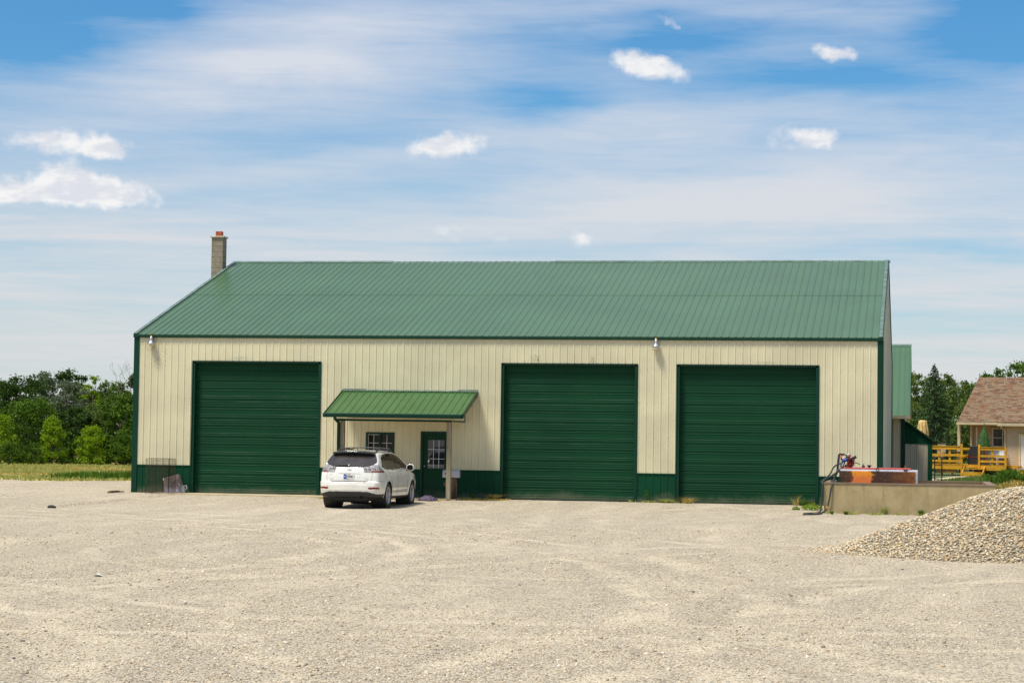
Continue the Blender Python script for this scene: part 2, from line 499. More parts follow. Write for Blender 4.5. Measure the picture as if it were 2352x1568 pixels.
def gravel_bl(N):
    s1 = N.noise(N.tc, 55, 3, .75)
    s2 = N.noise(N.tc, 17, 4, .7)
    vo = N.n('ShaderNodeTexVoronoi', feature='F1')
    N.l(N.tc, vo.inputs['Vector'])
    vo.inputs['Scale'].default_value = 38
    big = N.noise(N.tc, .22, 4, .6, .6)
    trk = N.noise(N.tc, .5, 4, .6, .9, sc=(1.3, .30, 1), rot=(0, 0, radians(-22)))
    trk2 = N.noise(N.tc, .6, 4, .6, .9, sc=(1.2, .28, 1), rot=(0, 0, radians(26)))
    # tyre tracks: pairs of lanes bending across the lot
    wv = N.n('ShaderNodeVectorMath', operation='SUBTRACT')
    N.l(N.noise(N.tc, .35, 3, .5, color=True), wv.inputs[0])
    wv.inputs[1].default_value = (.5, .5, .5)
    wsx = N.n('ShaderNodeVectorMath', operation='SCALE')
    N.l(wv.outputs[0], wsx.inputs[0])
    wsx.inputs['Scale'].default_value = 1.6
    wp_ = N.n('ShaderNodeVectorMath', operation='ADD')
    N.l(N.tc, wp_.inputs[0])
    N.l(wsx.outputs[0], wp_.inputs[1])
    sxy = N.n('ShaderNodeSeparateXYZ')
    N.l(wp_.outputs[0], sxy.inputs[0])
    lanes = ridge = None
    for tx, ty, tr, tw in TRACKS:
        dx = N.math('SUBTRACT', sxy.outputs[0], tx)
        dy = N.math('SUBTRACT', sxy.outputs[1], ty)
        d_ = N.math('SQRT', N.math('ADD', N.math('MULTIPLY', dx, dx), N.math('MULTIPLY', dy, dy)))
        e_ = N.math('ABSOLUTE', N.math('SUBTRACT', N.math('ABSOLUTE', N.math('SUBTRACT', d_, tr)), .8))
        a_ = N.mr(e_, .34, .06, 0., tw)
        b_ = N.mr(N.math('ABSOLUTE', N.math('SUBTRACT', e_, .46)), .22, .02, 0., tw)
        lanes = a_ if lanes is None else N.math('MAXIMUM', lanes, a_)
        ridge = b_ if ridge is None else N.math('MAXIMUM', ridge, b_)
    brk = N.mr(N.noise(N.tc, .6, 4, .6), .36, .58)
    lanes = N.math('MULTIPLY', lanes, brk)
    ridge = N.math('MULTIPLY', N.math('MULTIPLY', ridge, brk), N.math('SUBTRACT', 1., lanes))
    dust = N.math('MAXIMUM', N.math('MULTIPLY', N.mr(trk, .44, .72), .75), N.math('MULTIPLY', N.mr(trk2, .48, .76), .75))
    dust = N.math('MAXIMUM', dust, lanes)
    rgb = N.n('ShaderNodeSeparateColor')
    N.l(vo.outputs['Color'], rgb.inputs[0])
    v2 = N.n('ShaderNodeTexVoronoi', feature='F1')
    N.l(N.tc, v2.inputs['Vector'])
    v2.inputs['Scale'].default_value = 13
    rg2 = N.n('ShaderNodeSeparateColor')
    N.l(v2.outputs['Color'], rg2.inputs[0])
    core2 = N.mr(v2.outputs['Distance'], .42, .25)
    c = N.mix(N.mr(s2, .3, .7), (.66, .545, .38), (.79, .68, .505))
    c = N.mix(N.math('MULTIPLY', N.mr(big, .35, .65), .25), c, (.70, .60, .45))
    c = N.mix(N.math('MULTIPLY', ridge, .25), c, (.44, .37, .27))
    c = N.mix(N.math('MULTIPLY', dust, .30), c, (.80, .70, .50))
    nd = N.math('SUBTRACT', 1., N.math('MULTIPLY', dust, .4))
    c = N.mix(N.math('MULTIPLY', N.math('MULTIPLY', N.mr(rgb.outputs[0], .6, 1.), .6), nd), c, (.72, .65, .54))
    c = N.mix(N.math('MULTIPLY', N.math('MULTIPLY', N.mr(rgb.outputs[1], .72, .9), .85), nd), c, (.22, .17, .12))  # dark cells, fine and coarser next: dark stones and shadow specks put into colour
    c = N.mix(N.math('MULTIPLY', N.math('MULTIPLY', N.math('MULTIPLY', N.mr(rg2.outputs[0], .72, .88), core2), .85), nd), c, (.24, .18, .12))
    c = N.mix(N.math('MULTIPLY', N.math('MULTIPLY', N.math('MULTIPLY', N.mr(rg2.outputs[1], .75, .9), core2), .7), nd), c, (.76, .70, .60))
    c = N.mix(N.math('MULTIPLY', N.mr(s1, .56, .68), .65), c, (.25, .195, .13))
    N.l(c, N.p.inputs['Base Color'])
    N.p.inputs['Roughness'].default_value = .95
    N.p.inputs['Specular IOR Level'].default_value = .2
    h = N.math('ADD', N.math('MULTIPLY', vo.outputs['Distance'], -1.), N.math('MULTIPLY', s2, 1.6))
    h = N.math('ADD', h, N.math('MULTIPLY', v2.outputs['Distance'], -.8))
    h = N.math('MULTIPLY', h, nd)
    h = N.math('SUBTRACT', h, N.math('MULTIPLY', lanes, .6))
    h = N.math('ADD', h, N.math('MULTIPLY', ridge, .5))
    bump(N, h, 1., .045)


GRAVEL = material('crushed_limestone_gravel', gravel_bl)


def field_bl(N):
    n1 = N.noise(N.tc, .35, 5, .65, .5, sc=(.35, 1., 1))
    n2 = N.noise(N.tc, 6, 4, .65)
    c = N.mix(N.mr(n1, .4, .58), (.22, .23, .06), (.55, .36, .11))
    c = N.mix(N.math('MULTIPLY', N.mr(n2, .45, .65), .5), c, (.07, .10, .02))
    N.l(c, N.p.inputs['Base Color'])
    N.p.inputs['Roughness'].default_value = .95
    bump(N, n2, .8, .05)


FIELD = material('dry_field_soil', field_bl)


def leafmat(name, c1, c2, rough=.55, trans=.25):
    def bl(N):
        at = N.n('ShaderNodeAttribute', attribute_name='tone')
        c = N.mix(at.outputs['Fac'], c1, c2)
        N.l(c, N.p.inputs['Base Color'])
        N.p.inputs['Roughness'].default_value = rough
        N.p.inputs['Specular IOR Level'].default_value = .08
        tr = N.n('ShaderNodeBsdfTranslucent')
        N.l(N.mix(.5, c, (c2[0] * 1.6, c2[1] * 1.6, c2[2]), 'MIX'), tr.inputs[0])
        mx = N.n('ShaderNodeMixShader')
        mx.inputs[0].default_value = trans
        N.l(N.p.outputs[0], mx.inputs[1])
        N.l(tr.outputs[0], mx.inputs[2])
        o = [n for n in N.t.nodes if n.bl_idname == 'ShaderNodeOutputMaterial'][0]
        N.l(mx.outputs[0], o.inputs[0])
    return material(name, bl)


LEAF_MID = leafmat('mid_green_leaves', (.040, .092, .010), (.105, .19, .020))
LEAF_DARK = leafmat('dark_green_leaves', (.026, .060, .012), (.062, .115, .022))
LEAF_BRIGHT = leafmat('bright_green_leaves', (.13, .23, .010), (.25, .37, .02), trans=.35)
LEAF_GREY = leafmat('silvery_leaves', (0.075, 0.103, 0.055), (0.184, 0.218, 0.138))
LEAF_SPRUCE = leafmat('spruce_needles', (.026, .060, .020), (.065, .125, .045), trans=.1)
LEAF_PALE = leafmat('pale_green_leaves', (.075, .12, .026), (.17, .23, .06))
LEAF_GRASS = leafmat('grass_blades', (.06, .11, .02), (.16, .22, .05))
LEAF_STRAW = leafmat('straw_blades', (.36, .25, .07), (.55, .42, .14))
LEAF_OLIVE = leafmat('olive_grass_blades', (.20, .25, .06), (.42, .42, .14))
BARK = simple('tree_bark', (.085, .065, .05), .9, 0, .3, 6, .6, 20)
DEADWOOD = simple('bare_grey_wood', (.20, .17, .14), .9, 0, .2, 6)

# ------------------------------------------------------------------ geometry helpers
class MB:
    def __init__(s):
        s.v = []
        s.f = []
        s.mi = []

    def quad(s, a, b, c, d, mi=0):
        i = len(s.v)
        s.v += [tuple(a), tuple(b), tuple(c), tuple(d)]
        s.f.append((i, i + 1, i + 2, i + 3))
        s.mi.append(mi)

    def poly(s, pts, mi=0):
        i = len(s.v)
        s.v += [tuple(p) for p in pts]
        s.f.append(tuple(range(i, i + len(pts))))
        s.mi.append(mi)

    def box(s, x0, x1, y0, y1, z0, z1, mi=0, fr=None):
        P = [(x0, y0, z0), (x1, y0, z0), (x1, y1, z0), (x0, y1, z0), (x0, y0, z1), (x1, y0, z1), (x1, y1, z1), (x0, y1, z1)]
        if fr:
            P = [fr(p) for p in P]
        i = len(s.v)
        s.v += [tuple(p) for p in P]
        for f in ((0, 3, 2, 1), (4, 5, 6, 7), (0, 1, 5, 4), (1, 2, 6, 5), (2, 3, 7, 6), (3, 0, 4, 7)):
            s.f.append(tuple(i + k for k in f))
            s.mi.append(mi)

    def prism(s, pts, off, mi=0):
        """extrude polygon pts by vector off"""
        i = len(s.v)
        n = len(pts)
        o = Vector(off)
        s.v += [tuple(p) for p in pts] + [tuple(Vector(p) + o) for p in pts]
        s.f.append(tuple(i + k for k in range(n))[::-1])
        s.f.append(tuple(i + n + k for k in range(n)))
        s.mi += [mi, mi]
        for k in range(n):
            a, b = i + k, i + (k + 1) % n
            s.f.append((a, b, b + n, a + n))
            s.mi.append(mi)

    def tube(s, pts, r, seg=8, mi=0, cap=True):
        pts = [Vector(p) for p in pts]
        rs = r if isinstance(r, (list, tuple)) else [r] * len(pts)
        i0 = len(s.v)
        nrm = None
        for k, p in enumerate(pts):
            a = pts[max(0, k - 1)]
            b = pts[min(len(pts) - 1, k + 1)]
            t = (b - a).normalized() if (b - a).length > 1e-9 else Vector((0, 0, 1))
            if nrm is None:
                nrm = t.orthogonal().normalized()
            else:
                nrm = (nrm - t * nrm.dot(t))
                nrm = nrm.normalized() if nrm.length > 1e-6 else t.orthogonal().normalized()
            bi = t.cross(nrm)
            for j in range(seg):
                an = 2 * pi * j / seg
                s.v.append(tuple(p + (nrm * cos(an) + bi * sin(an)) * rs[k]))
        for k in range(len(pts) - 1):
            for j in range(seg):
                a = i0 + k * seg + j
                b = i0 + k * seg + (j + 1) % seg
                s.f.append((a, b, b + seg, a + seg))
                s.mi.append(mi)
        if cap:
            s.f.append(tuple(i0 + j for j in range(seg))[::-1])
            e = i0 + (len(pts) - 1) * seg
            s.f.append(tuple(e + j for j in range(seg)))
            s.mi += [mi, mi]

    def lathe(s, prof, c=(0, 0, 0), axis='z', seg=24, mi=0):
        """prof: list of (radius, height)"""
        i0 = len(s.v)
        for r, h in prof:
            for j in range(seg):
                a = 2 * pi * j / seg
                if axis == 'z':
                    s.v.append((c[0] + r * cos(a), c[1] + r * sin(a), c[2] + h))
                elif axis == 'x':
                    s.v.append((c[0] + h, c[1] + r * cos(a), c[2] + r * sin(a)))
                else:
                    s.v.append((c[0] + r * cos(a), c[1] + h, c[2] + r * sin(a)))
        for k in range(len(prof) - 1):
            for j in range(seg):
                a = i0 + k * seg + j
                b = i0 + k * seg + (j + 1) % seg
                s.f.append((a, b, b + seg, a + seg))
                s.mi.append(mi)

    def build(s, name, mats, parent=None, smooth=False, loc=None):
        me = bpy.data.meshes.new(name)
        me.from_pydata(s.v, [], s.f)
        if not isinstance(mats, (list, tuple)):
            mats = [mats]
        for m in mats:
            me.materials.append(m)
        if len(mats) > 1:
            me.polygons.foreach_set('material_index', s.mi)
        if smooth:
            me.polygons.foreach_set('use_smooth', [True] * len(me.polygons))
        me.update()
        o = bpy.data.objects.new(name, me)
        COL.objects.link(o)
        if parent is not None:
            o.parent = parent
            o.matrix_parent_inverse = Matrix.Translation(-Vector(parent.get('_loc', (0, 0, 0))))
        if loc is not None:
            o.location = loc
        return o


def fix_normals(o):
    import bmesh
    bm = bmesh.new()
    bm.from_mesh(o.data)
    bmesh.ops.recalc_face_normals(bm, faces=bm.faces)
    bm.to_mesh(o.data)
    bm.free()
    return o


def bevel(o, w=.01, seg=2):
    m = o.modifiers.new('bevel', 'BEVEL')
    m.width = w
    m.segments = seg
    m.limit_method = 'ANGLE'
    return o


def thing(name, label, cat, loc=(0, 0, 0), group=None, rotz=None):
    """an Empty at the thing's base; with rotz its parts are modelled in its own axes"""
    o = bpy.data.objects.new(name, None)
    COL.objects.link(o)
    o.location = loc
    o.empty_display_size = .2
    o['_loc'] = tuple(loc)
    if rotz is not None:
        o.rotation_euler = (0, 0, rotz)
        o['_loc'] = (0., 0., 0.)
    o['label'] = label
    o['category'] = cat
    if group:
        o['group'] = group
    return o


def tag(o, label, cat, group=None, kind=None):
    o['label'] = label
    o['category'] = cat
    if group:
        o['group'] = group
    if kind:
        o['kind'] = kind
    return o


def structure(o):
    o['kind'] = 'structure'
    return o


def np_mesh(name, V, Fq, mat, attr=None, smooth=False, parent=None):
    """fast mesh from arrays; Fq (n,3) or (n,4)"""
    me = bpy.data.meshes.new(name)
    V = np.asarray(V, dtype=np.float32)
    Fq = np.asarray(Fq, dtype=np.int32)
    n, k = Fq.shape
    me.vertices.add(len(V))
    me.vertices.foreach_set('co', V.ravel())
    me.loops.add(n * k)
    me.loops.foreach_set('vertex_index', Fq.ravel())
    me.polygons.add(n)
    me.polygons.foreach_set('loop_start', np.arange(0, n * k, k, dtype=np.int32))
    me.polygons.foreach_set('loop_total', np.full(n, k, dtype=np.int32))
    if smooth:
        me.polygons.foreach_set('use_smooth', np.ones(n, dtype=bool))
    mats = mat if isinstance(mat, (list, tuple)) else [mat]
    for m in mats:
        me.materials.append(m)
    me.update(calc_edges=True)
    if attr is not None:
        for nm, (dom, typ, arr) in attr.items():
            a = me.attributes.new(nm, typ, dom)
            a.data.foreach_set('value' if typ == 'FLOAT' else 'color', np.asarray(arr, dtype=np.float32).ravel())
    o = bpy.data.objects.new(name, me)
    COL.objects.link(o)
    if parent is not None:
        o.parent = parent
        o.matrix_parent_inverse = Matrix.Translation(-Vector(parent.get('_loc', (0, 0, 0))))
    return o


def sm(t):
    t = max(0., min(1., t))
    return t * t * (3 - 2 * t)


def gz(x, y):
    """height of the ground"""
    fore = -.02 - .11 * sm(-y / 6.)
    left = -.03 - .57 * sm((y - 8) / 72.)
    right = -.02 + .16 * sm(y / 36.)
    k = sm((x - 10) / 12.)
    b = fore if y < 0 else left * (1 - k) + right * k
    w = .012 * sin(x * 1.1 + .6 * sin(y * .7)) * sin(y * .9 + 1.3) + .008 * sin(x * 2.7 + y * 1.9)
    return b + w * sm(-y / 3. if y < 0 else (y - 4) / 8.)


def sheet(name, xs, ys, dz, mat, clip=None):
    V, Fc = [], []
    idx = {}
    for j, y in enumerate(ys):
        for i, x in enumerate(xs):
            idx[i, j] = len(V)
            V.append((x, y, gz(x, y) + dz))
    for j in range(len(ys) - 1):
        for i in range(len(xs) - 1):
            xc, yc = (xs[i] + xs[i + 1]) / 2, (ys[j] + ys[j + 1]) / 2
            if clip and not clip(xc, yc):
                continue
            Fc.append((idx[i, j], idx[i + 1, j], idx[i + 1, j + 1], idx[i, j + 1]))
    return np_mesh(name, V, Fc, mat, smooth=True)


def graded(a, b, fa, fb, step_f, step_c):
    """coordinates a..b, fine between fa and fb"""
    out = [a]
    while out[-1] < b - 1e-6:
        x = out[-1]
        d = max(fa - x, x - fb, 0)
        out.append(min(b, x + step_f + (step_c - step_f) * min(1, d / 120.)))
    return out


field = structure(sheet('ground', graded(-500, 500, -60, 60, 1.0, 40), graded(-200, 900, -70, 110, 1.0, 60), -.03, FIELD))

# gravel lot: irregular edge towards the field
rnd = random.Random(4)


def lot_edge(x):
    if x < 2:
        return 12.5 + .9 * sin(x * .45) + .5 * sin(x * 1.7 + 1) + .25 * sin(x * 4.1) + (5 * sm((x + 9) / 4))
    return 3.2 + .4 * sin(x * 2.1) + .2 * sin(x * 5)


def lot_mesh():
    xs = graded(-90, 90, -14, 34, .35, 6)
    V, Fc = [], []
    rows = 150
    for x in xs:
        e = lot_edge(x)
        for j in range(rows):
            t = j / (rows - 1)
            y = e - (e + 90) * (t ** 1.6)
            V.append((x, y, gz(x, y) + (0 if 0 < j else -.035)))
    for i in range(len(xs) - 1):
        for j in range(rows - 1):
            a = i * rows + j
            Fc.append((a, a + 1, a + rows + 1, a + rows))
    return np_mesh('gravel_lot', V, Fc, GRAVEL, smooth=True)


structure(lot_mesh())

# concrete apron along the left door and under the porch
m = MB()
pts = [(.95, .3), (.95, -.9), (2.2, -1.25), (6.4, -1.3), (7.0, -1.75), (11.15, -1.72), (11.15, .3)]
m.prism([(x, y, -.3) for x, y in pts], (0, 0, .295))
fix_normals(structure(m.build('concrete_apron', SLAB)))

# ------------------------------------------------------------------ sheet-metal panels
PIT = .2286
BW, BD, EH, RH = 24.0, 19.87, 5.09, 8.268     # building width, depth, eave and ridge height
SLOPE = (RH - EH) / (BD / 2)


def rib_profile(s0, s1, phase=0., rh=.016, minor=.003, pit=PIT):
    pts = [(s0, 0.)]
    k0 = int(math.floor((s0 - phase) / pit)) - 1
    k1 = int(math.ceil((s1 - phase) / pit)) + 1
    for k in range(k0, k1):
        c = phase + k * pit
        for ds, h in ((-.028, 0), (-.011, rh), (.011, rh), (.028, 0), (.068, 0), (.074, minor), (.086, minor), (.092, 0), (.138, 0), (.144, minor), (.156, minor), (.162, 0)):
            if s0 + 1e-4 < c + ds < s1 - 1e-4:
                pts.append((c + ds, h))
    pts.append((s1, 0.))
    return pts


def ribbed(m, frame, s0, s1, t0, t1, phase=0., thick=.012, mi=0, rh=.016, back=True, minor=.003):
    """frame(s,t,h)->point; t0,t1 numbers or functions of s"""
    f0 = t0 if callable(t0) else (lambda s: t0)
    f1 = t1 if callable(t1) else (lambda s: t1)
    pr = rib_profile(s0, s1, phase, rh, minor)
    i0 = len(m.v)
    for s, h in pr:
        m.v.append(tuple(frame(s, f0(s), h)))
        m.v.append(tuple(frame(s, f1(s), h)))
        m.v.append(tuple(frame(s, f0(s), -thick)))
        m.v.append(tuple(frame(s, f1(s), -thick)))
    for k in range(len(pr) - 1):
        a = i0 + 4 * k
        b = a + 4
        m.f.append((a, b, b + 1, a + 1))
        m.mi.append(mi)
        m.f += [(a, a + 2, b + 2, b), (a + 1, b + 1, b + 3, a + 3), (a + 2, a + 3, b + 3, b + 2)]
        m.mi += [mi] * 3
    a = i0
    b = i0 + 4 * (len(pr) - 1)
    m.f += [(a, a + 1, a + 3, a + 2), (b, b + 2, b + 3, b + 1)]
    m.mi += [mi] * 2


SCREW = simple('weathered_screw', (.22, .19, .13), .6, .3)


def screws(m, frame, s0, s1, ts, phase=0., off=.032, mi=1, r=.008):
    k = int(math.ceil((s0 - phase) / PIT))
    while phase + k * PIT + off < s1:
        s = phase + k * PIT + off
        for t in ts:
            i = len(m.v)
            for ds, dt in ((-r, 0), (0, -r), (r, 0), (0, r)):
                m.v.append(tuple(frame(s + ds, t + dt, .006)))
            m.v.append(tuple(frame(s, t, .016)))
            for q in range(4):
                m.f.append((i + q, i + (q + 1) % 4, i + 4))
                m.mi.append(mi)
        k += 1


front = lambda s, t, h: (s, -h, t)
DOORS = [(2.0, 6.29), (12.217, 16.505), (17.76, 22.09)]
DH, WH = 4.2468, .879
PH = .10
EN = (9.64, 10.56, 2.06)       # entry door x0,x1,top
WN = (7.83, 8.76, 1.0, 2.03)   # window x0,x1,z0,z1

workshop = thing('workshop_building', 'long cream metal workshop with green ribbed roof and three big green roll doors', 'building', (12, 0, 0))
# cream front cladding
m = MB()
cuts = [(0.13, 2.0), (6.29, 12.217), (16.505, 17.76), (22.09, 23.87)]
for a, b in cuts:
    if a == 6.29:
        ribbed(m, front, a, WN[0], WH, DH, PH)
        ribbed(m, front, WN[0], WN[1], WN[3], DH, PH)
        ribbed(m, front, WN[0], WN[1], WH, WN[2], PH)
        ribbed(m, front, WN[1], EN[0], WH, DH, PH)
        ribbed(m, front, EN[0], EN[1], EN[2], DH, PH)
        ribbed(m, front, EN[1], b, WH, DH, PH)
    else:
        ribbed(m, front, a, b, WH, DH, PH)
    screws(m, front, a + .05, b, (WH + .05, 2.0, 3.05, 4.1), PH)
ribbed(m, front, .13, 23.87, DH, 5.02, PH)
for a, b in DOORS:
    screws(m, front, a, b, (DH + .045,), PH)
screws(m, front, 18, 22.5, (4.93,), PH)
m.build('front_wall_cladding', [CREAM, SCREW], workshop)
for a, b in [(.13, 2.0), (6.29, EN[0]), (EN[1], 12.217), (16.505, 17.76), (22.09, 23.87)]:
    m = MB()
    ribbed(m, front, a, b, -.1, WH - .03, PH)
    m.box(a, b, -.024, -.002, WH - .03, WH + .003)
    m.build('green_wainscot', GREEN, workshop)
# gable walls and back
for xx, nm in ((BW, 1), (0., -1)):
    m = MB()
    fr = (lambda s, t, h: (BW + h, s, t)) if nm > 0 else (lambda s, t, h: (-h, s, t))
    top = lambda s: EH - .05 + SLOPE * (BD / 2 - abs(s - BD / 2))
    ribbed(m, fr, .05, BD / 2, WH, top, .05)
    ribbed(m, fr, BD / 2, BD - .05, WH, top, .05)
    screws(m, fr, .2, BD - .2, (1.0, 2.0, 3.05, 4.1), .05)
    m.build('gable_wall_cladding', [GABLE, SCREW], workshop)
    m = MB()
    ribbed(m, fr, .05, BD - .05, -.3, WH - .02, .05)
    m.build('green_wainscot', GREEN, workshop)
m = MB()
ribbed(m, lambda s, t, h: (s, BD + h, t), .05, BW - .05, -.3, 5.05, PH)
m.build('back_wall_cladding', CREAM, workshop)
# roof planes
for sg, nm in ((1, 'roof'), (-1, 'roof')):
    m = MB()
    y0, ym, L = (-.05, BD / 2, 0)
    ca, sa = 1 / sqrt(1 + SLOPE ** 2), SLOPE / sqrt(1 + SLOPE ** 2)
    if sg > 0:
        fr = lambda s, t, h: (s, t - h * sa, EH + .035 + SLOPE * t + h * ca)
        ribbed(m, fr, -.04, BW + .04, -.05, 5.1, .13, rh=.023, minor=.0015)
        ribbed(m, lambda s, t, h: fr(s, t, h + .0065), -.04, BW + .04, 5.06, BD / 2 + .02, .13, rh=.023, minor=.0015)
    else:
        fr = lambda s, t, h: (s, BD - t + h * sa, EH + .035 + SLOPE * t + h * ca)
        ribbed(m, fr, -.04, BW + .04, -.05, BD / 2 + .02, .13, rh=.023, minor=.0015)
    m.build(nm, ROOF, workshop)
# ridge cap, slightly uneven lengths
m = MB()
rr = random.Random(2)
x = -.05
while x < BW:
    x2 = min(BW + .05, x + 3.05)
    dz = rr.uniform(-.012, .014)
    z = RH + .055 + dz
    m.prism([(x, BD / 2 - .16, z - .052), (x, BD / 2, z + .012), (x, BD / 2 + .16, z - .052), (x, BD / 2 + .16, z - .07), (x, BD / 2, z - .012), (x, BD / 2 - .16, z - .07)], (x2 - x + .03, 0, 0))
    x = x2
fix_normals(m.build('ridge_cap', GREYEDGE, workshop))
# rake trims
for sx in (-.045, BW + .012):
    m = MB()
    for s2 in (0, 1):
        y = lambda t: t if s2 == 0 else BD - t
        P = [(sx, y(-.07), EH - .06 - SLOPE * .07), (sx, y(BD / 2), RH - .06), (sx, y(BD / 2), RH + .072), (sx, y(-.07), EH + .072 - SLOPE * .07)]
        m.prism(P, (.033, 0, 0))
        Q = [(sx - .006 if sx > 1 else sx, y(-.07), EH + .066 - SLOPE * .07), (sx, y(BD / 2), RH + .066), (sx, y(BD / 2), RH + .078), (sx, y(-.07), EH + .078 - SLOPE * .07)]
        m.prism(Q, (.12 if sx < 1 else -.10, 0, 0), 1)
    fix_normals(m.build('rake_trim', [GREEN_TRIM, GREYEDGE], workshop))
# eave trim (dark green box trim under the roof edge)
for y0, y1 in ((-.075, -.022), (BD + .022, BD + .075)):
    m = MB()
    m.box(-.05, BW + .05, y0, y1, EH - .085, EH + .0)
    bevel(m.build('eave_trim', GREEN_TRIM, workshop), .012)
# corner trims
for x0, x1, y0, y1 in ((-.03, .15, -.03, .01), (BW - .13, BW + .03, -.03, .01), (-.03, .15, BD - .01, BD + .03), (BW - .13, BW + .03, BD - .01, BD + .03)):
    m = MB()
    m.box(x0, x1, y0, y1, -.12, EH - .087)
    yy0, yy1 = (.01, .14) if y0 < 1 else (BD - .14, BD - .01)
    m.box(x0, x0 + .022, yy0, yy1, -.12, EH - .04) if x0 < 1 else m.box(x1 - .005, x1 + .02, yy0, yy1, -.12, EH - .04)
    m.build('corner_trim', GREEN_TRIM, workshop)
# foundation skirt
m = MB()
m.box(.02, BW - .02, .02, BD - .02, -.5, -.06)
m.build('foundation', CONC_PALE, workshop)


def sectional_door(x0, x1):
    """ribbed sectional overhead door of seven sections set back in its opening"""
    m = MB()
    yb = .17
    n = 7
    hs = (DH - .03) / n
    prof = []
    for k in range(n):
        zt = DH - .03 - k * hs
        # (distance below section top, outward height)
        for d, h in ((.0, -.014), (.006, -.014), (.010, .006), (.048, .006), (.055, .011), (.066, .011), (.072, .004), (.115, .004), (.121, .010), (.132, .010), (.138, .004),
                     (.190, .004), (.196, .010), (.207, .010), (.213, .005), (.240, .005), (.246, -.010), (.256, -.010), (.260, .008), (.285, .008), (.291, .013), (.300, .013), (.306, .004),
                     (.470, .004), (.480, .010), (.491, .010), (.497, .005), (.535, .005), (.541, .010), (.552, .010), (.558, .005), (hs - .008, .005)):
            prof.append((zt - d, h))
    prof.append((.0, -.014))
    prof = [(z, h) for z, h in prof]
    i0 = len(m.v)
    xa, xb = x0 + .06, x1 - .06
    for z, h in prof:
        m.v += [(xa, yb - h, z), (xb, yb - h, z)]
    for k in range(len(prof) - 1):
        a = i0 + 2 * k
        m.f.append((a, a + 2, a + 3, a + 1))
        m.mi.append(0)
    m.box(xa, xb, yb + .02, yb + .06, -.02, DH)
    d = m.build('overhead_door', GREEN_DOOR, workshop)
    # bottom rubber, end stiles
    m = MB()
    m.box(xa, xb, yb - .012, yb + .018, -.035, .0)
    m.build('bottom_seal', BLACK, d)
    m = MB()
    for sx in (x0, x1 - .075):
        m.box(sx + (.003 if sx == x0 else 0), sx + .072, -.012, yb + .03, -.05, DH - .003)
    m.box(x0 + .003, x1 - .003, -.012, yb + .03, DH - .05, DH - .003)
    # outer J trim
    m.box(x0 - .025, x0 + .003, -.034, -.012, -.05, DH + .0)
    m.box(x1 - .003, x1 + .025, -.034, -.012, -.05, DH + .0)
    m.box(x0 - .025, x1 + .025, -.034, -.012, DH + .001, DH + .02)
    m.build('door_frame', GREEN_TRIM, d)
    return d


for a, b in DOORS:
    sectional_door(a, b)

# interior mass so nothing shows through
m = MB()
m.box(.05, BW - .05, .3, BD - .05, -.1, 5.0)
m.build('interior_lining', DKMETAL, workshop)

# entry door with nine-pane window
m = MB()
x0, x1, zt = EN
m.box(x0 + .05, x1 - .05, .03, .07, -.03, zt - .05)
ed = bevel(m.build('entry_door', GREEN_DOOR, workshop), .004)
m = MB()
m.box(x0 - .02, x0 + .05, -.03, .08, -.04, zt - .05)
m.box(x1 - .05, x1 + .02, -.03, .08, -.04, zt - .05)
m.box(x0 - .02, x1 + .02, -.03, .08, zt - .05, zt + .02)
m.build('door_frame', GREEN_TRIM, ed)
gx0, gx1, gz0, gz1 = 9.86, 10.39, .92, 1.81
m = MB()
m.box(gx0, gx1, .018, .028, gz0, gz1)
m.build('glass_pane', GLASSD, ed)
m = MB()
for i in (1, 2):
    xx = gx0 + (gx1 - gx0) * i / 3
    m.box(xx - .007, xx + .007, .008, .018, gz0, gz1)
    zz = gz0 + (gz1 - gz0) * i / 3
    m.box(gx0, gx1, .0075, .0175, zz - .007, zz + .007)
m.build('glazing_bars', WHITE, ed)
m = MB()
for a in ((gx0 - .03, gx0, gz0 - .03, gz1 + .03), (gx1, gx1 + .03, gz0 - .03, gz1 + .03), (gx0, gx1, gz0 - .03, gz0), (gx0, gx1, gz1, gz1 + .03)):
    m.box(a[0], a[1], .012, .03, a[2], a[3])
m.build('pane_frame', GREEN_TRIM, ed)
m = MB()
m.lathe([(.001, -.075), (.022, -.07), (.030, -.05), (.022, -.032), (.012, -.025), (.012, 0), (.03, 0), (.03, .008)], (9.76, .03, .98), 'y', 16)
m.build('door_knob', STEEL, ed, smooth=True)
m = MB()
m.lathe([(.001, -.012), (.008, -.01), (.008, 0)], (9.92, .03, 1.9), 'y', 8)
m.build('peephole', STEEL, ed)

# window beside the door
m = MB()
x0, x1, z0, z1 = WN
fw = .065
for a in ((x0, x0 + fw, z0, z1), (x1 - fw, x1, z0, z1), (x0 + fw, x1 - fw, z1 - fw, z1), (x0 + fw, x1 - fw, z0, z0 + fw), ((x0 + x1) / 2 - .03, (x0 + x1) / 2 + .03, z0 + fw, z1 - fw)):
    m.box(a[0], a[1], -.035, .05, a[2], a[3])
wf = m.build('window', GREEN_TRIM, workshop)
m = MB()
m.box(x0 + fw, x1 - fw, .03, .038, z0 + fw, z1 - fw)
m.build('pane', simple('dark_window_glass', (.018, .016, .013), .12, 0, .1, 2, spec=.22), wf)
m = MB()
for xa, xb in ((x0 + fw, (x0 + x1) / 2 - .03), ((x0 + x1) / 2 + .03, x1 - fw)):
    m.box((xa + xb) / 2 - .007, (xa + xb) / 2 + .007, .016, .028, z0 + fw, z1 - fw)
    for zz in (1.69, 1.40):
        m.box(xa, xb, .0155, .0275, zz - .007, zz + .007)
m.box(x0 + fw, x0 + fw + .014, .014, .03, z0 + fw, z1 - fw)
m.box(x0 + fw + .014, (x0 + x1) / 2 - .031, .014, .03, z1 - fw - .014, z1 - fw)
m.build('glazing_bars', WHITE, wf)

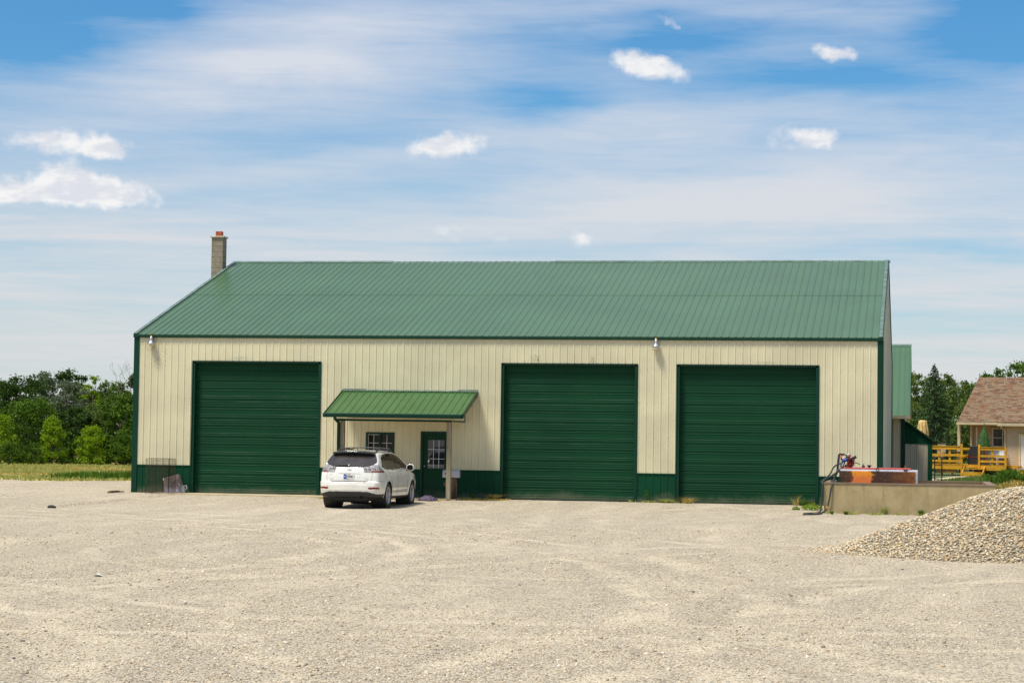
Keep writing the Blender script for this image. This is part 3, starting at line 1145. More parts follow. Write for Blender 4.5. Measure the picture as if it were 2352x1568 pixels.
# porch
porch_roof = MB()
pz0, pz1, py = 2.575, 3.33, -2.12
px0, px1 = 7.06, 11.42
psl = (pz1 - pz0) / 2.12
pc = 1 / sqrt(1 + psl * psl)
pf = lambda s, t, h: (s, t - h * psl * pc, pz1 + .02 + psl * t + h * pc)
ribbed(porch_roof, pf, px0, px1, py, -.02, .04, rh=.023, minor=.001)
porch = thing('entry_porch', 'small lean-to porch with green metal roof and two wooden posts over the entry door', 'porch', (9.2, -1.2, 0))
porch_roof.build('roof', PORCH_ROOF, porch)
m = MB()
m.prism([(px0, -.02, pz1 + .055), (px0, -.12, pz1 + .02), (px0, -.12, pz1 + .008), (px0, -.02, pz1 + .038)], (px1 - px0 + .03, 0, 0))
m.box(px0 - .02, px0 + .75, -.05, -.022, pz1 + .058, pz1 + .075)
m.box(px1 - .6, px1 + .04, -.05, -.022, pz1 + .058, pz1 + .075)
fix_normals(m.build('head_flashing', GREYEDGE, porch))
m = MB()
m.prism([(px1, .0, pz1 - .12), (px1, .0, pz1 + .055), (px1, py, pz0 + .05), (px1, py, pz0 - .10)], (.03, 0, 0))
fix_normals(m.build('rake_board', GREEN_TRIM, porch))
m = MB()
m.prism([(px0 - .03, .0, pz1 - .12), (px0 - .03, .0, pz1 + .055), (px0 - .03, py, pz0 + .05), (px0 - .03, py, pz0 - .10)], (.03, 0, 0))
fix_normals(m.build('rake_board', GREEN_TRIM, porch))
m = MB()      # gutter
gy = py - .005
prof = [(gy, pz0 + .03), (gy - .085, pz0 + .035), (gy - .10, pz0 + .02), (gy - .105, pz0 - .02), (gy - .085, pz0 - .095), (gy, pz0 - .10)]
m.prism([(px0 - .03, y, z) for y, z in prof], (px1 - px0 + .03, 0, 0))
fix_normals(m.build('gutter', GREEN_TRIM, porch))
m = MB()      # soffit underside
m.prism([(px0, -.03, pz1 - .11), (px0, py, pz0 - .095), (px0, py, pz0 - .085), (px0, -.03, pz1 - .1)], (px1 - px0, 0, 0))
fix_normals(m.build('soffit', TAN, porch))
m = MB()      # beam with cream insert
m.box(7.35, 11.0, -1.74, -1.60, 2.37, 2.43)
m.box(7.35, 11.0, -1.73, -1.61, 2.43, 2.46, 1)
m.build('beam', [GREEN_TRIM, CREAM], porch)
m = MB()      # cream triangular cheek on the right
xk = 11.02
m.prism([(xk, -.03, 2.42), (xk, -1.60, 2.42), (xk, -1.60, 2.64), (xk, -.03, 3.19)], (.02, 0, 0), 1)
m.box(xk, xk + .035, -1.6, -.03, 2.375, 2.42)
m.box(xk + .02, xk + .04, -.07, -.028, 2.42, 2.95)
fix_normals(m.build('side_cheek', [GREEN_TRIM, CREAM], porch))
for xx, (za, zb) in ((7.52, (-.03, 2.37)), (10.92, (-.06, 2.37))):
    m = MB()
    m.box(xx - .07, xx + .07, -1.74, -1.60, za, zb)
    bevel(m.build('post', POSTW, porch), .008)
m = MB()      # downspout
m.tube([(7.40, -2.16, 2.50), (7.40, -2.15, 2.44), (7.41, -2.0, 2.38), (7.425, -1.82, 2.32), (7.425, -1.80, 2.2), (7.425, -1.80, .12), (7.40, -1.95, .03)], .05, 8)
m.build('downspout', GREEN_TRIM, porch, smooth=True)

# chimney beside the left gable
chim = thing('chimney', 'tall grey concrete block chimney with orange flue rising behind the roof edge', 'chimney', (-.3, 9.1, 0))
m = MB()
m.box(-.55, -.12, 8.85, 9.28, -.6, 9.13)
m.build('shaft', BLOCK, chim)
m = MB()
m.box(-.60, -.07, 8.80, 9.33, 9.13, 9.185)
bevel(m.build('cap', CONC_PALE, chim), .012)
m = MB()
for a in ((-.44, -.41), (-.25, -.22)):
    m.box(a[0], a[1], 8.96, 9.17, 9.185, 9.37)
for a in ((8.96, 8.99), (9.14, 9.17)):
    m.box(-.41, -.25, a[0], a[1], 9.185, 9.37)
m.build('flue', FLUE, chim)


def yard_lamp(x, label, dome):
    t = thing('yard_lamp', label, 'wall lamp', (x, -.1, 4.7), 'barn lamps under the eave')
    c = (x, -.14, 4.69)
    m = MB()
    m.tube([(x, -.02, 4.98), (x, -.14, 5.0)], .018, 8)
    m.box(x - .04, x + .04, -.045, -.02, 4.93, 5.02)
    m.build('mounting_arm', STEEL, t)
    m = MB()
    m.lathe([(.001, .37), (.035, .37), (.037, .33)], c, 'z', 20)
    m.build('photocell', BRASS, t, smooth=True)
    m = MB()
    m.lathe([(.04, .33), (.052, .325), (.058, .27), (.075, .19), (.09, .17)], c, 'z', 24)
    m.build('ballast_housing', STEEL, t, smooth=True)
    m = MB()
    m.lathe([(.088, .172), (.12, .12), (.125, .10), (.118, .10), (.085, .165)], c, 'z', 24)
    m.build('reflector', ALU, t, smooth=True)
    m = MB()
    if dome:
        m.lathe([(.05, .16), (.052, .07), (.045, .03), (.025, .0), (.001, -.005)], c, 'z', 20)
        m.build('bulb', BULB, t, smooth=True)
    else:
        m.lathe([(.112, .10), (.112, .02), (.105, -.005), (.001, -.008)], c, 'z', 24)
        m.build('lens', LAMPW, t, smooth=True)
    return t


yard_lamp(.60, 'barn lamp with bare yellowish bulb under the eave near the left corner', True)
yard_lamp(17.10, 'barn lamp with wide milky lens between the second and third roll doors', False)

# ------------------------------------------------------------------ rear wing and lean-to
wing = thing('rear_wing', 'green roofed back building showing past the right end of the workshop', 'building', (20, 25, 0))
WX0, WX1, WY0, WYR, WE, WR = 8., 24.50, 21.2, 27.72, 3.14, 6.12
wsl = (WR - WE) / (WYR - WY0)
wc = 1 / sqrt(1 + wsl ** 2)
for sg in (1, -1):
    m = MB()
    if sg > 0:
        ribbed(m, lambda s, t, h: (s, WY0 + t - h * wsl * wc, WE + .05 + wsl * t + h * wc), WX0, WX1 + .24, -.45, WYR - WY0 + .02, .02, rh=.019)
    else:
        ribbed(m, lambda s, t, h: (s, 2 * WYR - WY0 - t + h * wsl * wc, WE + .05 + wsl * t + h * wc), WX0, WX1 + .24, -.45, WYR - WY0 + .02, .02, rh=.019)
    m.build('roof', ROOF, wing)
m = MB()
m.prism([(WX0, WYR - .15, WR + .0), (WX0, WYR, WR + .09), (WX0, WYR + .15, WR + .0), (WX0, WYR, WR + .06)], (WX1 - WX0 + .25, 0, 0))
fix_normals(m.build('ridge_cap', GREYEDGE, wing))
m = MB()
m.box(WX0, WX1 + .25, WY0 - .60, WY0 - .47, WE - .24, WE - .12)
m.box(WX0, WX1 + .22, WY0 - .47, WY0, WE - .24, WE - .21)
m.build('gutter', TAN, wing)
m = MB()
m.prism([(WX1 + .20, WY0 - .45, WE - .2), (WX1 + .20, WYR, WR - .05), (WX1 + .20, WYR, WR + .06), (WX1 + .20, WY0 - .45, WE - .15)], (.03, 0, 0))
fix_normals(m.build('rake_board', TAN, wing))
m = MB()
ribbed(m, lambda s, t, h: (s, WY0 - h, t), 24.05, WX1 - .13, -.2, WE - .2, .1)
ribbed(m, lambda s, t, h: (WX1 + h, WY0 + s, t), .05, 13., -.2, lambda s: WE - .2 + wsl * (6.52 - abs(s - 6.52)), .1)
m.box(WX0, WX1 - .02, WY0 + .05, 2 * WYR - WY0, -.3, WE - .25)
m.build('wall_cladding', BEIGE_WING, wing)
m = MB()
m.box(WX1 - .13, WX1 + .03, WY0 - .03, WY0 - .005, -.2, WE - .24)
m.build('corner_trim', GREEN_TRIM, wing)

lean = thing('lean_to_shed', 'small lean-to shed with sloping dark green gable and beige ribbed wall beside the back building', 'shed', (25.1, 22, 0))
LX0, LX1 = 24.54, 25.60
m = MB()
ribbed(m, lambda s, t, h: (s, 21.4 - h, t), LX0, LX1 - .16, -.2, 1.9, .1)
m.box(LX0, LX1 - .03, 21.46, 25.5, -.2, 1.9)
m.build('wall_cladding', BEIGE, lean)
m = MB()
ribbed(m, lambda s, t, h: (s, 21.38 - h, t), LX0, LX1, 1.9, lambda s: 2.78 - (s - LX0) * .68, .1)
m.box(LX1 - .16, LX1 + .02, 21.34, 21.40, -.2, 1.9)
m.build('green_gable', GREEN, lean)
m = MB()
m.prism([(LX0, 21.25, 2.78), (LX1 + .12, 21.25, 2.0), (LX1 + .12, 21.25, 2.05), (LX0, 21.25, 2.84)], (0, 4.4, 0))
fix_normals(m.build('roof', GREEN_TRIM, lean))

# ------------------------------------------------------------------ concrete enclosure with the fuel tank
enc = thing('concrete_enclosure', 'low weathered concrete wall enclosure beside the right end of the workshop', 'retaining wall', (24.9, -1, 0))
m = MB()
m.box(22.46, 27.25, -4.0, -3.8, -.35, .74)
m.build('wall', CONCRETE, enc)
m = MB()
m.box(22.463, 22.66, -3.798, -.04, -.35, .74)
m.build('wall', CONCRETE, enc)
m = MB()
m.box(24.15, 27.247, 2.1, 2.3, -.35, .73)
m.box(27.05, 27.247, -3.798, 2.098, -.35, .735)
m.build('wall', CONCRETE, enc)
m = MB()
for a in ((22.44, 27.27, -4.02, -3.79, .742, .775), (22.44, 22.67, -3.787, -.04, .743, .77), (24.14, 27.27, 2.08, 2.31, .733, .765), (27.04, 27.27, -3.787, 2.077, .74, .772)):
    m.box(*a)
m.build('wood_cap', WOODCAP, enc)
m = MB()
m.box(22.6, 27.1, -3.85, 2.15, -.2, -.05)
m.build('floor_fill', SLAB, enc)

tank = thing('fuel_tank', 'rectangular rusty brown fuel tank with orange patch and red lid inside the concrete enclosure', 'fuel tank', (24, -2.5, 0))
m = MB()
m.box(22.87, 25.10, -2.94, -2.0, -.04, 1.145)
bevel(m.build('tank_shell', simple('silver_tank_edge', (.55, .55, .58), .35, .2, .1, 5), tank), .03)
m = MB()
m.box(22.85, 25.02, -2.975, -2.945, .0, 1.095)
bevel(m.build('front_plate', TANK, tank), .008)
m = MB()
m.box(22.95, 24.90, -2.85, -2.1, 1.146, 1.195)
bevel(m.build('lid', PINKRED, tank), .02)
m = MB()
m.lathe([(.03, 1.19), (.03, 1.23), (.065, 1.235), (.075, 1.26), (.03, 1.275), (.001, 1.276)], (23.70, -2.6, 0), 'z', 16)
m.build('vent_cap', BLACK, tank, smooth=True)
m = MB()
m.lathe([(.045, 1.19), (.045, 1.25), (.02, 1.26), (.02, 1.30), (.001, 1.30)], (23.53, -2.6, 0), 'z', 12)
m.build('vent_cap', BLACK, tank, smooth=True)
m = MB()
ring = [(23.95 + .042 * cos(a), -2.99, 1.15 + .042 * sin(a)) for a in [i * pi / 8 for i in range(17)]]
m.tube(ring, .011, 6, cap=False)
m.build('lifting_ring', DKMETAL, tank, smooth=True)
m = MB()
m.lathe([(.045, 1.12), (.07, 1.125), (.07, 1.15), (.02, 1.16)], (24.75, -2.9, 0), 'z', 12)
m.build('filler_cap', BLACK, tank, smooth=True)
m = MB()
m.tube([(24.73, -2.75, 1.14), (24.73, -2.75, 1.27)], .012, 6)
m.build('brass_pin', BRASS, tank)

def smooth_path(P, n=6):
    P = [Vector(p) for p in P]
    out = []
    for i in range(len(P) - 1):
        p0, p1, p2, p3 = P[max(0, i - 1)], P[i], P[i + 1], P[min(len(P) - 1, i + 2)]
        for k in range(n):
            t = k / n
            out.append(.5 * ((2 * p1) + (p2 - p0) * t + (2 * p0 - 5 * p1 + 4 * p2 - p3) * t * t + (3 * p1 - p0 - 3 * p2 + p3) * t ** 3))
    out.append(P[-1])
    return out


pump = thing('fuel_pump', 'red hand fuel pump with blue nozzle and black hoses on top of the rusty tank', 'fuel pump', (23.2, -2.6, 1.15))
PY = -2.65


def PZ(zx, zy, y=PY):
    return (22.86 + (zx - 580) * .00194 - .05, y, 1.11 - (zy - 785) * .0019)


m = MB()
m.lathe([(.001, -.09), (.06, -.09), (.085, -.07), (.09, 0), (.085, .07), (.06, .09), (.001, .09)], PZ(755, 640), 'y', 18)
m.lathe([(.05, -.16), (.055, .0), (.04, .12), (.001, .13)], PZ(735, 640), 'z', 14)
m.lathe([(.06, 0), (.062, .02), (.045, .05), (.045, .12)], (PZ(735, 640)[0], PY, 1.19), 'z', 14)
m.tube([PZ(800, 600), PZ(790, 700), PZ(750, 745)], [.05, .05, .04], 10)
m.tube([PZ(745, 555), PZ(730, 600)], [.035, .05], 10)
m.build('pump_body', REDP, pump, smooth=True)
m = MB()
m.lathe([(.001, -.115), (.05, -.11), (.055, -.09)], PZ(770, 640), 'y', 12)
m.tube([PZ(700, 700, -2.72), PZ(690, 740, -2.7), PZ(730, 770, -2.7)], .022, 8)
m.build('gear_cover', DKMETAL, pump, smooth=True)
m = MB()
m.tube(smooth_path([PZ(600, 545), PZ(660, 540), PZ(700, 560), PZ(690, 620), PZ(665, 690), PZ(640, 750)]), .018, 8)
m.build('loop_hose', HOSEM, pump, smooth=True)
m = MB()
m.tube([PZ(640, 690, -2.78), PZ(635, 640, -2.78), PZ(700, 600, -2.78)], .02, 8)
m.build('hose_holster', BLUEP, pump, smooth=True)
m = MB()
m.lathe([(.001, .0), (.05, .01), (.052, .12), (.03, .14), (.03, .16), (.001, .165)], (PZ(638, 600)[0], PY, PZ(638, 630)[2]), 'z', 14)
m.build('fuel_filter', ORANGEP, pump, smooth=True)
m = MB()
x_, y_, z_ = PZ(652, 585, PY - .054)
m.box(x_ - .025, x_ + .03, y_, y_ + .004, z_ - .045, z_ + .03)
m.build('filter_label', WHITE, pump)
m = MB()
m.box(*(PZ(615, 0)[0], PZ(668, 0)[0], PY - .04, PY + .04, PZ(0, 552)[2], PZ(0, 530)[2]))
m.build('filter_head', DKMETAL, pump)
m = MB()
m.tube([PZ(640, 655, -2.8), PZ(690, 630, -2.8), PZ(720, 625, -2.8)], [.03, .045, .035], 10)
m.tube([PZ(640, 660, -2.8), PZ(625, 705, -2.8), PZ(618, 735, -2.8)], .018, 8)
m.build('nozzle_grip', BLUEP, pump, smooth=True)
m = MB()
m.tube([PZ(712, 628, -2.8), PZ(790, 600, -2.8), PZ(800, 596, -2.8), PZ(850, 574, -2.8)], [.022, .03, .045, .042], 10)
m.build('nozzle_spout', BLACK, pump, smooth=True)
m = MB()
m.tube([PZ(800, 668), PZ(860, 672), PZ(905, 695)], .012, 6)
m.build('crank_handle', DKMETAL, pump, smooth=True)
m = MB()
m.tube([PZ(700, 690), PZ(660, 745), PZ(690, 760)], .014, 6)
m.build('bent_bracket', DKMETAL, pump, smooth=True)
m = MB()
m.tube([PZ(668, 545), PZ(720, 548), PZ(735, 532), PZ(760, 540), PZ(765, 570)], .016, 8)
m.build('fitting_pipe', STEEL, pump, smooth=True)
for a_, b_ in (((700, 720), (700, 780)), ((770, 720), (800, 770))):
    m = MB()
    m.tube([PZ(*a_), PZ(*b_)], .02, 8)
    m.build('fitting_pipe', STEEL, pump, smooth=True)


m = MB()
m.tube(smooth_path([PZ(620, 540), PZ(595, 545), PZ(585, 600), PZ(575, 700), PZ(565, 800), PZ(545, 880, -3.0), PZ(530, 930, -3.4)]), .032, 8)
m.build('riser_hose', HOSEM, pump, smooth=True)
m = MB()
m.tube(smooth_path([PZ(640, 670, -2.75), PZ(560, 705, -2.8), PZ(510, 750, -2.9), PZ(470, 840, -3.1), PZ(420, 900, -3.4), PZ(365, 950, -3.85), (22.43, -4.04, .72), (22.40, -4.1, .3), (22.38, -4.15, .0), (22.30, -4.2, -.09), (22.1, -4.5, -.10), (21.95, -5.0, -.10), (22.05, -5.35, -.10), (22.35, -5.1, -.10), (22.45, -4.6, -.08)]), .024, 8)
m.build('delivery_hose', HOSEM, pump, smooth=True)
m = MB()
m.tube(smooth_path([PZ(650, 730, -2.8), PZ(600, 790, -2.9), PZ(540, 840, -3.1), PZ(470, 890, -3.4), PZ(400, 925, -3.75), (22.45, -3.95, .80)]), .034, 8)
m.tube(smooth_path([PZ(540, 930, -3.4), PZ(500, 940, -3.7), (22.74, -3.95, .80), (22.67, -4.05, .62), (22.62, -4.08, .3), (22.56, -4.1, .06), (22.50, -4.2, -.04), (22.38, -4.35, -.09), (22.2, -4.4, -.10), (22.0, -4.75, -.10)]), .024, 8)
m.build('suction_hose', HOSEM, pump, smooth=True)
m = MB()
m.tube([(22.58, -4.1, .10), (22.55, -4.12, .02)], .03, 8)
m.build('hose_coupling', BRASS, pump)

# ------------------------------------------------------------------ stone pile
HC = (28.2, -24.0)


def heap(x, y):
    if x < HC[0]:
        u = (HC[0] - x) / 4.9
    else:
        u = (x - HC[0]) / 4.6
    v = (y - HC[1]) / (3.3 if y < HC[1] else 3.0)
    r = sqrt(u * u + v * v)
    r *= 1 + .06 * sin(3 * atan2(v, u) + 1) + .03 * sin(7 * atan2(v, u))
    if r >= 1:
        return 0
    t = 1 - r
    h = 1.24 * (t * 1.42 if t < .5 else .71 + .29 * sin(pi / 2 * min(1., (t - .5) / .28)))
    return h + .025 * sin(x * 3.1) * sin(y * 2.7) * min(1, t * 5)


def ico(sub):
    import bmesh
    bm = bmesh.new()
    bmesh.ops.create_icosphere(bm, subdivisions=sub, radius=1)
    V = np.array([v.co[:] for v in bm.verts])
    Fc = np.array([[v.index for v in f.verts] for f in bm.faces])
    bm.free()
    return V, Fc


def stones(name, pts, sizes, mat, seed, sub=1, flat=.65, parent=None, tones=None, rough=.18):
    rg = np.random.default_rng(seed)
    bV, bF = ico(sub)
    n = len(pts)
    nv = len(bV)
    shp = 1 + rg.normal(0, rough, (24, nv))
    which = rg.integers(0, 24, n)
    V = bV[None] * shp[which][:, :, None]
    sc = np.stack([rg.uniform(.75, 1.3, n), rg.uniform(.6, 1.0, n), rg.uniform(flat * .7, flat * 1.3, n)], 1) * sizes[:, None]
    V = V * sc[:, None, :]
    a = rg.uniform(0, 2 * pi, n)
    b = rg.normal(0, .45, n)
    ca, sa, cb, sb = np.cos(a), np.sin(a), np.cos(b), np.sin(b)
    Rm = np.zeros((n, 3, 3))
    Rm[:, 0, 0] = ca
    Rm[:, 0, 1] = -sa * cb
    Rm[:, 0, 2] = sa * sb
    Rm[:, 1, 0] = sa
    Rm[:, 1, 1] = ca * cb
    Rm[:, 1, 2] = -ca * sb
    Rm[:, 2, 1] = sb
    Rm[:, 2, 2] = cb
    V = np.einsum('nij,nvj->nvi', Rm, V) + pts[:, None, :]
    Fc = bF[None] + (np.arange(n) * nv)[:, None, None]
    tone = rg.random(n)
    hue = rg.random(n)
    colr = np.repeat(np.stack([tone, hue, rg.random(n), np.ones(n)], 1), nv, axis=0)
    return np_mesh(name, V.reshape(-1, 3), Fc.reshape(-1, 3), mat, {'stone': ('POINT', 'FLOAT_COLOR', colr)}, smooth=sub > 1, parent=parent)


def stone_bl(pal):
    def bl(N):
        at = N.n('ShaderNodeAttribute', attribute_name='stone')
        s = N.n('ShaderNodeSeparateColor')
        N.l(at.outputs['Color'], s.inputs[0])
        cr = N.n('ShaderNodeValToRGB')
        cr.color_ramp.interpolation = 'CONSTANT'
        els = cr.color_ramp.elements
        els[0].position = 0
        els[0].color = pal[0][1] + (1,)
        els[1].position = pal[1][0]
        els[1].color = pal[1][1] + (1,)
        for p, c in pal[2:]:
            e = els.new(p)
            e.color = c + (1,)
        N.l(s.outputs[1], cr.inputs[0])
        nz = N.noise(N.tc, 30, 3, .6)
        c = N.mix(N.mr(nz, .3, .7, 0, .35), cr.outputs[0], (.30, .25, .18))
        c = N.mix(N.math('MULTIPLY', s.outputs[0], .35), c, (.60, .51, .36))
        N.l(c, N.p.inputs['Base Color'])
        N.p.inputs['Roughness'].default_value = .8
        N.p.inputs['Specular IOR Level'].default_value = .3
    return bl


RIVER = material('river_stone', stone_bl([(0, (.56, .43, .25)), (.22, (.66, .55, .37)), (.40, (.22, .20, .155)), (.54, (.52, .36, .17)), (.70, (.30, .285, .24)), (.80, (.76, .69, .54)), (.92, (.42, .20, .09)), (.96, (.11, .11, .115))]))
PEB = material('gravel_stone', stone_bl([(0, (.62, .52, .36)), (.3, (.72, .62, .46)), (.55, (.50, .41, .28)), (.72, (.80, .73, .61)), (.80, (.50, .34, .22)), (.88, (.27, .21, .17)), (.955, (.10, .085, .08))]))

rg = np.random.default_rng(11)
P = []
S = []
while len(P) < 32000:
    x = rg.uniform(23.3, 33.0)
    y = rg.uniform(-27.6, -20.8)
    h = heap(x, y)
    if h <= 0:
        continue
    if y > -22.5 and rg.random() < .6:
        continue
    s_ = (rg.uniform(.012, .027)) * (1.4 if rg.random() < .06 else 1)
    P.append((x, y, gz(x, y) + h + s_ * .25 + rg.uniform(-.012, .01)))
    S.append(s_)
for _ in range(1500):     # loose toe stones
    a = rg.uniform(pi * .85, pi * 1.75)
    k = 1 + rg.normal(0, .035)
    x = HC[0] + cos(a) * 4.9 * k * (1 if cos(a) < 0 else .9)
    y = HC[1] + sin(a) * 3.3 * k
    s_ = rg.uniform(.008, .022)
    P.append((x, y, gz(x, y) + s_ * .4))
    S.append(s_)
pile = stones('stone_pile', np.array(P), np.array(S), RIVER, 5, 2, .72, rough=.05)
tag(pile, 'heap of rounded mixed river stones in front of the concrete wall', 'stone pile', kind='stuff')
xs = np.linspace(22.8, 33, 90)
ys = np.linspace(-27.7, -20.6, 70)
V = [(x, y, gz(x, y) + heap(x, y) - .012) for y in ys for x in xs]
Fq = [(j * 90 + i, j * 90 + i + 1, (j + 1) * 90 + i + 1, (j + 1) * 90 + i) for j in range(69) for i in range(89) if heap((xs[i] + xs[i + 1]) / 2, (ys[j] + ys[j + 1]) / 2) > 0]
core = np_mesh('pile_core', V, Fq, simple('dark_gravel_fill', (.30, .24, .155), .95, 0, .3, 20), smooth=True, parent=None)  # darker brown fill under the stones
core.parent = pile

# loose gravel in the foreground
P = []
S = []
cx, cy = 25.2, -64.9
n_ = 52000
rr_ = 15.2 + 34 * rg.random(n_) ** 1.5
an = YAW + rg.uniform(-.30, .30, n_)
X = cx - np.sin(an) * rr_
Y = cy + np.cos(an) * rr_
sz = rg.lognormal(-4.75, .38, n_)
sz = np.clip(sz, .004, .026) * (1 + (rr_ - 15) * .008)
keep = np.array([(heap(x, y) <= 0) and (sin(x * .9 + 1.3 * sin(y * .35)) + sin(y * .5 - x * .4) + rg.normal(0, .8) > -.9) for x, y in zip(X, Y)])
X, Y, sz = X[keep], Y[keep], sz[keep]
Z = np.array([gz(x, y) for x, y in zip(X, Y)]) + sz * .2
tag(stones('loose_gravel', np.stack([X, Y, Z], 1), sz, PEB, 9, 1, .75, rough=.12), 'loose small limestone chips scattered over the lot in the foreground', 'gravel', kind='stuff')

# ------------------------------------------------------------------ small things by the left corner
cage = thing('wire_dog_crate', 'rusty wire dog crate standing on end by the left corner of the workshop', 'wire crate', (1.2, -.7, 0))
cx0, cx1, cy0, cy1, cz0, cz1 = .85, 1.62, -1.02, -.40, -.04, 1.09


def wire_panel(nm, o, a, b, na, nb, thick):
    m = MB()
    o, a, b = Vector(o), Vector(a), Vector(b)
    for i in range(na + 1):
        r = thick * (2.2 if i in (0, na) else 1)
        m.tube([o + a * (i / na), o + a * (i / na) + b], r, 4)
    for j in range(nb + 1):
        r = thick * (2.2 if j in (0, nb) else 1)
        m.tube([o + b * (j / nb), o + b * (j / nb) + a], r, 4)
    m.build(nm, RUSTW, cage)


wd, dp, ht = cx1 - cx0, cy1 - cy0, cz1 - cz0
wire_panel('front_panel', (cx0, cy0, cz0), (wd, 0, 0), (0, 0, ht), 4, 26, .0042)
wire_panel('back_panel', (cx0, cy1, cz0), (wd, 0, 0), (0, 0, ht), 18, 14, .0032)
wire_panel('side_panel', (cx0, cy0, cz0), (0, dp, 0), (0, 0, ht), 4, 22, .0034)
wire_panel('side_panel', (cx1, cy0, cz0), (0, dp, 0), (0, 0, ht), 4, 26, .0042)
wire_panel('top_panel', (cx0, cy0, cz1), (wd, 0, 0), (0, dp, 0), 16, 8, .0038)
m = MB()
m.tube(smooth_path([(1.15, cy0 - .01, 1.07), (1.22, cy0 - .02, 1.03), (1.28, cy0 - .03, 1.02), (1.34, cy0 - .02, 1.04), (1.4, cy0 - .01, 1.07)]), .004, 5)
m.build('carry_handle', RUSTW, cage)

sheetm = thing('bent_metal_sheet', 'rusty grey bent metal sheet leaning behind the wire crate', 'metal sheet', (1.5, -.3, 0))
m = MB()
A = [(1.22, -.30, .02), (1.10, -.12, .45), (1.62, -.12, .60), (1.80, -.30, .02)]
m.prism(A, (0, .012, 0))
m.prism([(1.80, -.30, .02), (1.62, -.12, .60), (1.66, -.10, .56), (1.90, -.22, .03)], (.004, .014, 0))
m.prism([(1.05, -.42, -.02), (1.22, -.30, .02), (1.90, -.22, .03), (1.83, -.46, -.02)], (0, 0, .012))
fix_normals(m.build('sheet', RUSTPANEL, sheetm))
m = MB()
m.box(1.10, 1.15, -.16, -.125, .38, .46)
m.build('paint_patch', WHITE, sheetm)

can = thing('watering_can', 'small galvanised watering can beside the left door jamb', 'watering can', (1.90, -.42, 0))
cc = (1.90, -.42, 0)
m = MB()
m.lathe([(.001, .0), (.085, .0), (.085, .02), (.07, .2), (.062, .24), (.068, .245), (.05, .24)], cc, 'z', 20)
m.build('body', STEEL, can, smooth=True)
m = MB()
m.tube([(1.85, -.43, .17), (1.79, -.45, .25), (1.75, -.46, .285)], [.02, .014, .022], 8)
m.build('spout', STEEL, can, smooth=True)
m = MB()
m.tube(smooth_path([(1.96, -.42, .24), (2.01, -.42, .22), (2.02, -.42, .15), (1.985, -.42, .1)]), .009, 6)
m.build('handle', WHITE, can, smooth=True)

m = MB()
m.tube([(-.35, -1.25, -.01), (-.1, -1.15, .01), (.12, -1.0, .02)], [.02, .028, .018], 7)
m.tube([(-.30, -1.28, .03), (.0, -1.1, .05)], .012, 6)
tag(m.build('broken_stick', STUMPW), 'broken brown stick on the gravel outside the left corner', 'stick')

m = MB()
m.box(2.42, 2.63, -12.33, -12.22, gz(2.5, -12.3), gz(2.5, -12.3) + .055)
m.box(2.44, 2.58, -12.31, -12.24, gz(2.5, -12.3) + .055, gz(2.5, -12.3) + .08)
tag(bevel(m.build('black_debris', BLACK), .015, 3), 'flat black rubber scrap lying alone on the gravel at left', 'debris')
m = MB()
z0_ = gz(13.7, -36.5) + .01
m.poly([(13.62, -36.56, z0_), (13.70, -36.60, z0_ + .03), (13.78, -36.52, z0_), (13.72, -36.47, z0_ + .015)])
m.poly([(13.62, -36.56, z0_), (13.72, -36.47, z0_ + .015), (13.66, -36.46, z0_ + .03)])
so = m.modifiers if False else m.build('paper_scrap', WHITE)
so.modifiers.new('thick', 'SOLIDIFY').thickness = .003
tag(so, 'small crumpled white paper scrap on the open gravel', 'litter')

# mailbox on its log
mb = thing('mailbox', 'grey plastic mailbox on a log stump behind the right porch post', 'mailbox', (10.9, -1.15, 0))
m = MB()
m.tube([(10.92, -1.15, -.05), (10.92, -1.15, .1), (10.93, -1.15, .40), (10.92, -1.15, .65)], [.165, .15, .145, .15], 14)
m.tube([(10.86, -1.17, .38), (10.74, -1.20, .46), (10.68, -1.22, .50)], [.10, .085, .06], 10)
m.build('log_stump', STUMPW, mb, smooth=True)
m = MB()
prof = [(-.11, .66), (-.11, .80), (-.085, .865), (-.04, .895), (0, .90), (.04, .895), (.085, .865), (.11, .80), (.11, .66)]
m.prism([(10.63, -1.15 + a, b) for a, b in prof], (.52, .0, 0))
fix_normals(bevel(m.build('box', GREYPL, mb), .008))
m = MB()
m.box(10.72, 10.77, -1.275, -1.262, .765, .81)
m.build('latch_plate', BLACK, mb)
m = MB()
m.box(10.785, 10.83, -1.275, -1.264, .775, .795)
m.build('flag', REDP, mb)

m = MB()      # crumpled cloth
rc = random.Random(8)
N_ = 16
idx = {}
for j in range(10):
    for i in range(N_):
        u, v = i / (N_ - 1), j / 9
        x = 10.02 + u * .62
        y = -2.15 + v * .40 + .08 * sin(u * 7)
        e = sin(pi * u) * sin(pi * v)
        z = -.03 + e * (.10 + .05 * u) + rc.uniform(0, .05) * (e > .1)
        idx[i, j] = len(m.v)
        m.v.append((x, y, z))
for j in range(9):
    for i in range(N_ - 1):
        m.f.append((idx[i, j], idx[i + 1, j], idx[i + 1, j + 1], idx[i, j + 1]))
        m.mi.append(0)
o = m.build('crumpled_cloth', CLOTH_P)
tag(o, 'dark purple crumpled cloth on the ground at the foot of the entry door', 'cloth')

